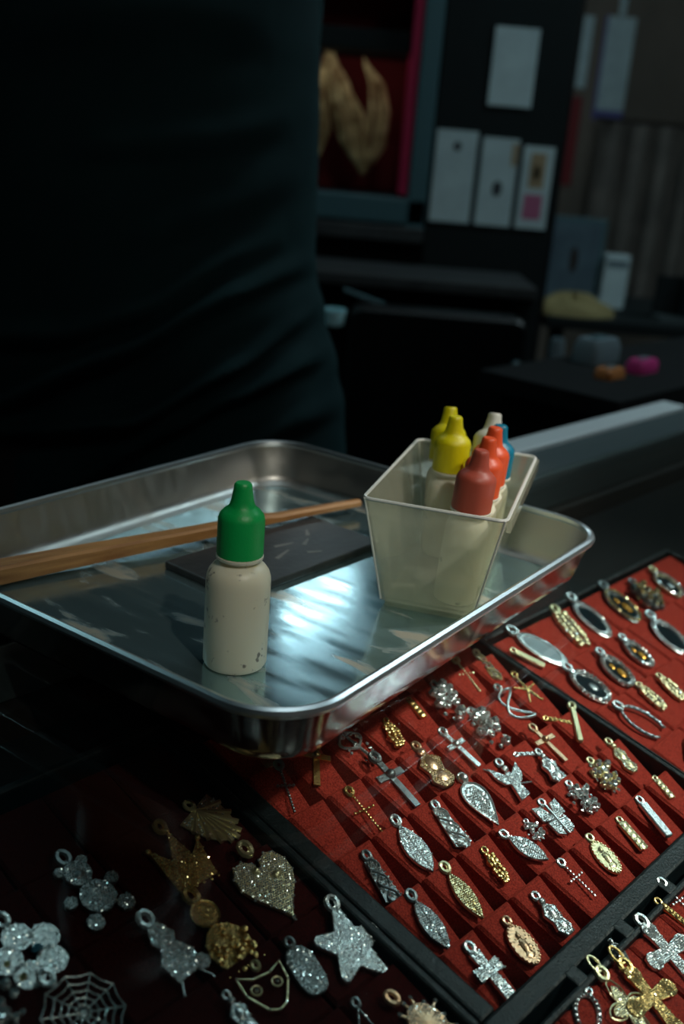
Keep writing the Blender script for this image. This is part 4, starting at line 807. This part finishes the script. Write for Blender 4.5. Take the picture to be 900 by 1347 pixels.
gs = empty('gold_necklace_strands', (-.04, 2.33, 1.2 - .052 - EYE), 0); tag(gs, 'blurred bundle of gold necklace strands hanging in the red lined case', 'necklaces')
for pts, r in (([(-.105, .24), (-.118, .16), (-.108, .09), (-.112, .03)], [.006, .012, .012, .003]), ([(-.098, .245), (-.080, .19), (-.062, .13), (-.048, .07), (-.022, .02)], [.010, .016, .018, .016, .008]),
               ([(-.030, .235), (-.002, .19), (.010, .13), (.004, .07), (-.012, .015)], [.004, .010, .013, .014, .007]), ([(-.075, .20), (-.030, .12), (-.020, .05), (-.018, .012)], [.005, .009, .012, .006])):
    for q in range(7):
        a = 2 * PI * q / 7; ox, oy = math.cos(a), math.sin(a); j = random.uniform(.6, 1.1)
        B().tube([(x * 1.045 + .04 + ox * rr_ * j * (1.35 if 0 < i < len(pts) - 1 else .5) + random.gauss(0, .0012), oy * rr_ * .8, z + random.gauss(0, .004)) for i, ((x, z), rr_) in enumerate(zip(pts, r))],
                 [max(.0016, rr_ * .34) * (1 if 0 < i < len(pts) - 1 else .5) for i, rr_ in enumerate(r)], 8).build('strand', MT['goldcloth'], gs, True)
# tall black cabinet with pinned cards
cb = empty('black_cabinet', (.235, 2.45, ZF), 0); tag(cb, 'tall black cabinet with four pale cards on its front', 'cabinet')
bev(B().box((-.1145, -.23, .0), (.145, .23, 1.72)).build('cabinet_body', MT['black'], cb), .004)
B().box((.146, -.22, .0), (.156, .23, 1.72)).build('side_trim', MT['glossblack'], cb)
def card(name, x0, x1, z0, z1, y, label, marks=(), m='paper', cat='card', group=None, th=.004):
    t = empty(name, ((x0 + x1) / 2, y, z0), 0); tag(t, label, cat, group)
    B().box((x0 - (x0 + x1) / 2, -th, 0), (x1 - (x0 + x1) / 2, 0, z1 - z0)).build('sheet', MT[m], t)
    for (a, b, c, d, mm) in marks:
        B().prism(ell((a + c) / 2 * (x1 - x0) - (x1 - x0) / 2, (b + d) / 2 * (z1 - z0), (c - a) / 2 * (x1 - x0), (d - b) / 2 * (z1 - z0), 10) if mm == 'ink' else rect(a * (x1 - x0) - (x1 - x0) / 2, b * (z1 - z0), c * (x1 - x0) - (x1 - x0) / 2, d * (z1 - z0)), 0, .001)
        q = B().prism(ell((a + c) / 2 * (x1 - x0) - (x1 - x0) / 2, (b + d) / 2 * (z1 - z0), (c - a) / 2 * (x1 - x0), (d - b) / 2 * (z1 - z0), 10) if mm == 'ink' else rect(a * (x1 - x0) - (x1 - x0) / 2, b * (z1 - z0), c * (x1 - x0) - (x1 - x0) / 2, d * (z1 - z0)), 0, .001)
        q.v = [(x, -th - z, y_) for x, y_, z in q.v]; q.build('printed_mark', MT[mm], t)
    return t
YC = 2.2195
card('paper_notice', .221, .308, .112, .256, YC, 'single pale paper notice high on the black cabinet')
card('paper_card', .128, .211, -.119, .060, YC, 'leftmost of the three tall pale cards on the black cabinet', [(.42, .78, .62, .88, 'ink')], group='tall cards on the black cabinet')
card('paper_card', .2225, .2955, -.119, .052, YC, 'middle tall pale card with a dark round mark', [(.38, .34, .66, .52, 'ink'), (.82, .7, .98, .95, 'tan')], group='tall cards on the black cabinet')
card('paper_card', .3065, .369, -.119, .042, YC, 'right tall card with a tan picture above a pink square', [(.25, .50, .75, .92, 'tan'), (.38, .58, .6, .78, 'ink'), (.18, .12, .78, .42, 'pink')], group='tall cards on the black cabinet')
# desk shelf and dark box
ds = empty('work_desk', (.10, 1.95, ZF), 0); tag(ds, 'dark work desk with a grey front edge below the display case', 'desk')
bev(B().box((-.42, -.02, .970), (.225, .24, .992)).build('desk_top', MT['greyedge'], ds), .003)
for x in (-.40, .19): B().box((x, 0, 0), (x + .03, .22, .970)).build('leg', MT['black'], ds)
B().box((-.42, .20, .5), (.225, .22, .970)).build('back_panel', MT['black'], ds)
kn = empty('metal_rod', (.0, 1.86, -.262), 0); tag(kn, 'thin grey rod leaning diagonally under the desk edge', 'rod')
B().tube([(-.03, 0, .032), (.14, 0, -.018)], .0045, 8).build('rod', MT['tealframe'], kn, True)
mo = empty('black_chair', (.13, 1.72, ZF), 0); tag(mo, 'large black high-backed chair behind the plastic box', 'chair')
def rbox(x0, x1, z0, z1, r, y0, y1, mm, nm, par):
    pts = []
    for cx, cz, a0 in ((x1 - r, z1 - r, 0), (x0 + r, z1 - r, PI / 2), (x0 + r, z0 + r, PI), (x1 - r, z0 + r, 3 * PI / 2)):
        for k in range(7): a = a0 + PI / 2 * k / 6; pts.append((cx + r * math.cos(a), cz + r * math.sin(a)))
    q = B().prism(pts, -y1, -y0, .006); q.v = [(x, -z, y) for x, y, z in q.v]; return q.build(nm, MT[mm], par)
rbox(-.145, .148, .62, .966, .022, -.03, .03, 'glossblack', 'backrest', mo)
rbox(.128, .142, .72, .90, .006, -.036, -.031, 'tealframe', 'side_trim', mo)
bev(B().box((-.15, -.03, .50), (.15, .28, .56)).build('seat', MT['black'], mo), .01)
B().tube([(0, .12, .50), (0, .12, .12)], .025, 12).build('column', MT['glossblack'], mo, True)
for k in range(5):
    a = 2 * PI * k / 5; B().tube([(0, .12, .12), (.22 * math.cos(a), .12 + .22 * math.sin(a), .05)], .016, 8).ball((.22 * math.cos(a), .12 + .22 * math.sin(a), .028), .028).build('castor_leg', MT['glossblack'], mo, True)
cy_ = empty('cyan_glint', (-.038, 1.80, -.2075 - .06), 0); tag(cy_, 'small pale cyan object glinting beside the person\'s waist', 'glint')
B().lathe([(.012, 0), (.016, .002), (.019, .045), (.0175, .045), (.015, .004)], 20).build('glint_body', MT['cyan'], cy_, True)  # pale lathe shape stands in for a cyan highlight
cy_.location = (-.030, 1.98, EYE - .208); cy_.scale = (1, 1, .6)
cy_.location = (-.040, 1.735, EYE - .2745)
# the right: things pinned on the brown back wall
YW = 4.599; k_ = 4.6 / 3.0
def wallcard(nm, x0, x1, z0, z1, label, **kw): return card(nm, x0 * k_, x1 * k_, z0 * k_, z1 * k_, YW, label, **kw)
wallcard('wall_poster', .590, .664, .137, .392, 'pale poster with a violet left border on the brown wall', marks=[(-.10, 0, 0.0, 1, 'violet'), (0, -.0, 1, .10, 'violet')])
wallcard('wall_poster', .526, .554, .212, .388, 'narrow pale poster strip right of the black cabinet')
wallcard('red_banner', .515, .552, -.037, .190, 'thin dark red hanging strip between cabinet and posters', m='red', cat='banner')
wallcard('wall_poster', .615, .632, .395, .44, 'small pale tag above the violet bordered poster')
# curtain on the back wall
ct = empty('curtain', (.86 * k_, 4.52, .43 * 0 + ZF), 0); tag(ct, 'taupe curtain with soft vertical folds on the right of the back wall', 'curtain')
cb_ = B(); rr = []
for i in range(2):
    rr.append([(-.40 + .82 * j / 80, .025 * math.sin(j * .62) + .01 * math.sin(j * 1.7) - .002, (.62, 1.2 + .20)[i]) for j in range(81)] + [(-.40 + .82 * j / 80, .025 * math.sin(j * .62) + .01 * math.sin(j * 1.7) + .004, (.62, 1.2 + .20)[i]) for j in range(80, -1, -1)])
cb_.loft(rr).build('cloth', MT['curtain'], ct, True)
ct.location.z = 0; B().tube([(-.42, 0, 1.41), (.44, 0, 1.41)], .008, 8).build('rod', MT['caseside'], ct, True)
# side table with clutter
tb = empty('side_table', (.62, 2.62, ZF), 0); tag(tb, 'dark cluttered side table at the right behind the counter', 'table')
bev(B().box((-.19, -.22, .855), (.36, .34, .882)).build('table_top', MT['black'], tb), .004)
for x in (-.17, .31):
    for y in (-.2, .3): B().box((x, y, 0), (x + .03, y + .03, .855)).build('leg', MT['black'], tb)
fr = empty('framed_picture', (.525, 2.66, -.318), 0); tag(fr, 'slate blue framed picture standing on the side table', 'picture')
bev(B().box((-.07, 0, 0), (.072, .02, .212)).build('frame', MT['tealframe'], fr), .003); B().box((-.060, -.002, .010), (.062, 0, .202)).build('picture', MT['blue'], fr)
B().prism(ell(0, .11, .012, .03, 10), 0, .001); q = B().prism(ell(0, .11, .010, .032, 10), 0, .001); q.v = [(x, -.002 - z, y) for x, y, z in q.v]; q.build('painted_figure', MT['caseside'], fr)
cdx = empty('card_box', (.632, 2.64, -.318), .1); tag(cdx, 'small pale blue carton standing right of the framed picture', 'box')
bev(B().box((-.032, 0, 0), (.032, .04, .132)).build('carton', MT['paper'], cdx), .002); B().box((-.026, -.001, .10), (.026, 0, .118)).build('printed_band', MT['greyp'], cdx)
ms = empty('mustard_cloth', (.500, 2.47, -.318), 0); tag(ms, 'crumpled mustard cloth heap in front of the framed picture', 'cloth')
mb = B(); rr = []
for i in range(9):
    a = PI / 2 * i / 8; rr.append([((.090 * math.cos(a) + .004) * math.cos(2 * PI * j / 40) * (1 + .12 * math.sin(3 * 2 * PI * j / 40 + 1)), .06 * math.cos(a) * math.sin(2 * PI * j / 40), .042 * math.sin(a) * (1 + .25 * math.sin(5 * j * .157 + i)) + .0005) for j in range(40)])
mb.loft(rr).build('cloth_heap', MT['mustard'], ms, True)
ph = empty('desk_holder', (.74, 2.5, -.318), 0); tag(ph, 'dark open holder with a grey edge at the right picture border', 'holder')
B().box((-.03, -.03, 0), (.05, .05, .010)).build('base', MT['aludark'], ph); B().box((.036, -.03, .01), (.05, .05, .13)).build('upright', MT['tealframe'], ph); B().box((-.03, .042, .01), (.042, .05, .10)).build('back_plate', MT['black'], ph)
# clutter on the back end of the counter, behind the rail
bt_ = empty('back_worktop', (.42, 1.32, ZF), AZ); tag(bt_, 'dark narrow worktop behind the far end of the rail', 'worktop')
B().box((-.28, -.06, .955), (.40, .12, .975)).build('top', MT['blackfelt'], bt_)
for x in (-.26, .36): B().box((x, -.04, 0), (x + .03, .10, .955)).build('leg', MT['black'], bt_)
def lump(nm, x, y, z, sx, sy, sz, m, label, cat, rz=0):
    t = empty(nm, (x, y, z), rz); tag(t, label, cat); q = B()
    q.loft([rrect(sx, sy, min(sx, sy) * .5, zz_, 4) for zz_ in (0, sz * .7)] + [rrect(sx * .85, sy * .8, min(sx, sy) * .4, sz, 4)]); q.build('shell', MT[m], t, True)
    B().box((-sx * .4, -sy * .3, sz), (sx * .4, sy * .3, sz + .002)).build('lid_plate', MT['greyp'] if m != 'greyp' else MT['tealframe'], t); return t
WT = -.2249
lump('magenta_pouch', .352, 1.262, WT, .024, .012, .016, 'magenta', 'bright magenta pouch lying behind the counter rail', 'pouch', AZ)
lump('orange_case', .300, 1.205, WT, .020, .012, .012, 'orangep', 'small dull orange case left of the magenta pouch', 'case', AZ)
lump('grey_case', .305, 1.31, WT, .034, .018, .030, 'greyp', 'blue-grey case behind the orange one', 'case', AZ)
lump('grey_canister', .330, 1.70, -.3199, .012, .012, .06, 'greyp', 'dim grey canister between the chair and the side table', 'canister')
cs = empty('low_stand', (.33, 1.70, ZF), 0); tag(cs, 'low dark stand right of the black chair', 'stand')
B().box((-.02, -.03, .86), (.05, .05, .88)).build('stand_top', MT['black'], cs); B().box((.0, 0, 0), (.02, .02, .86)).build('stand_leg', MT['black'], cs)
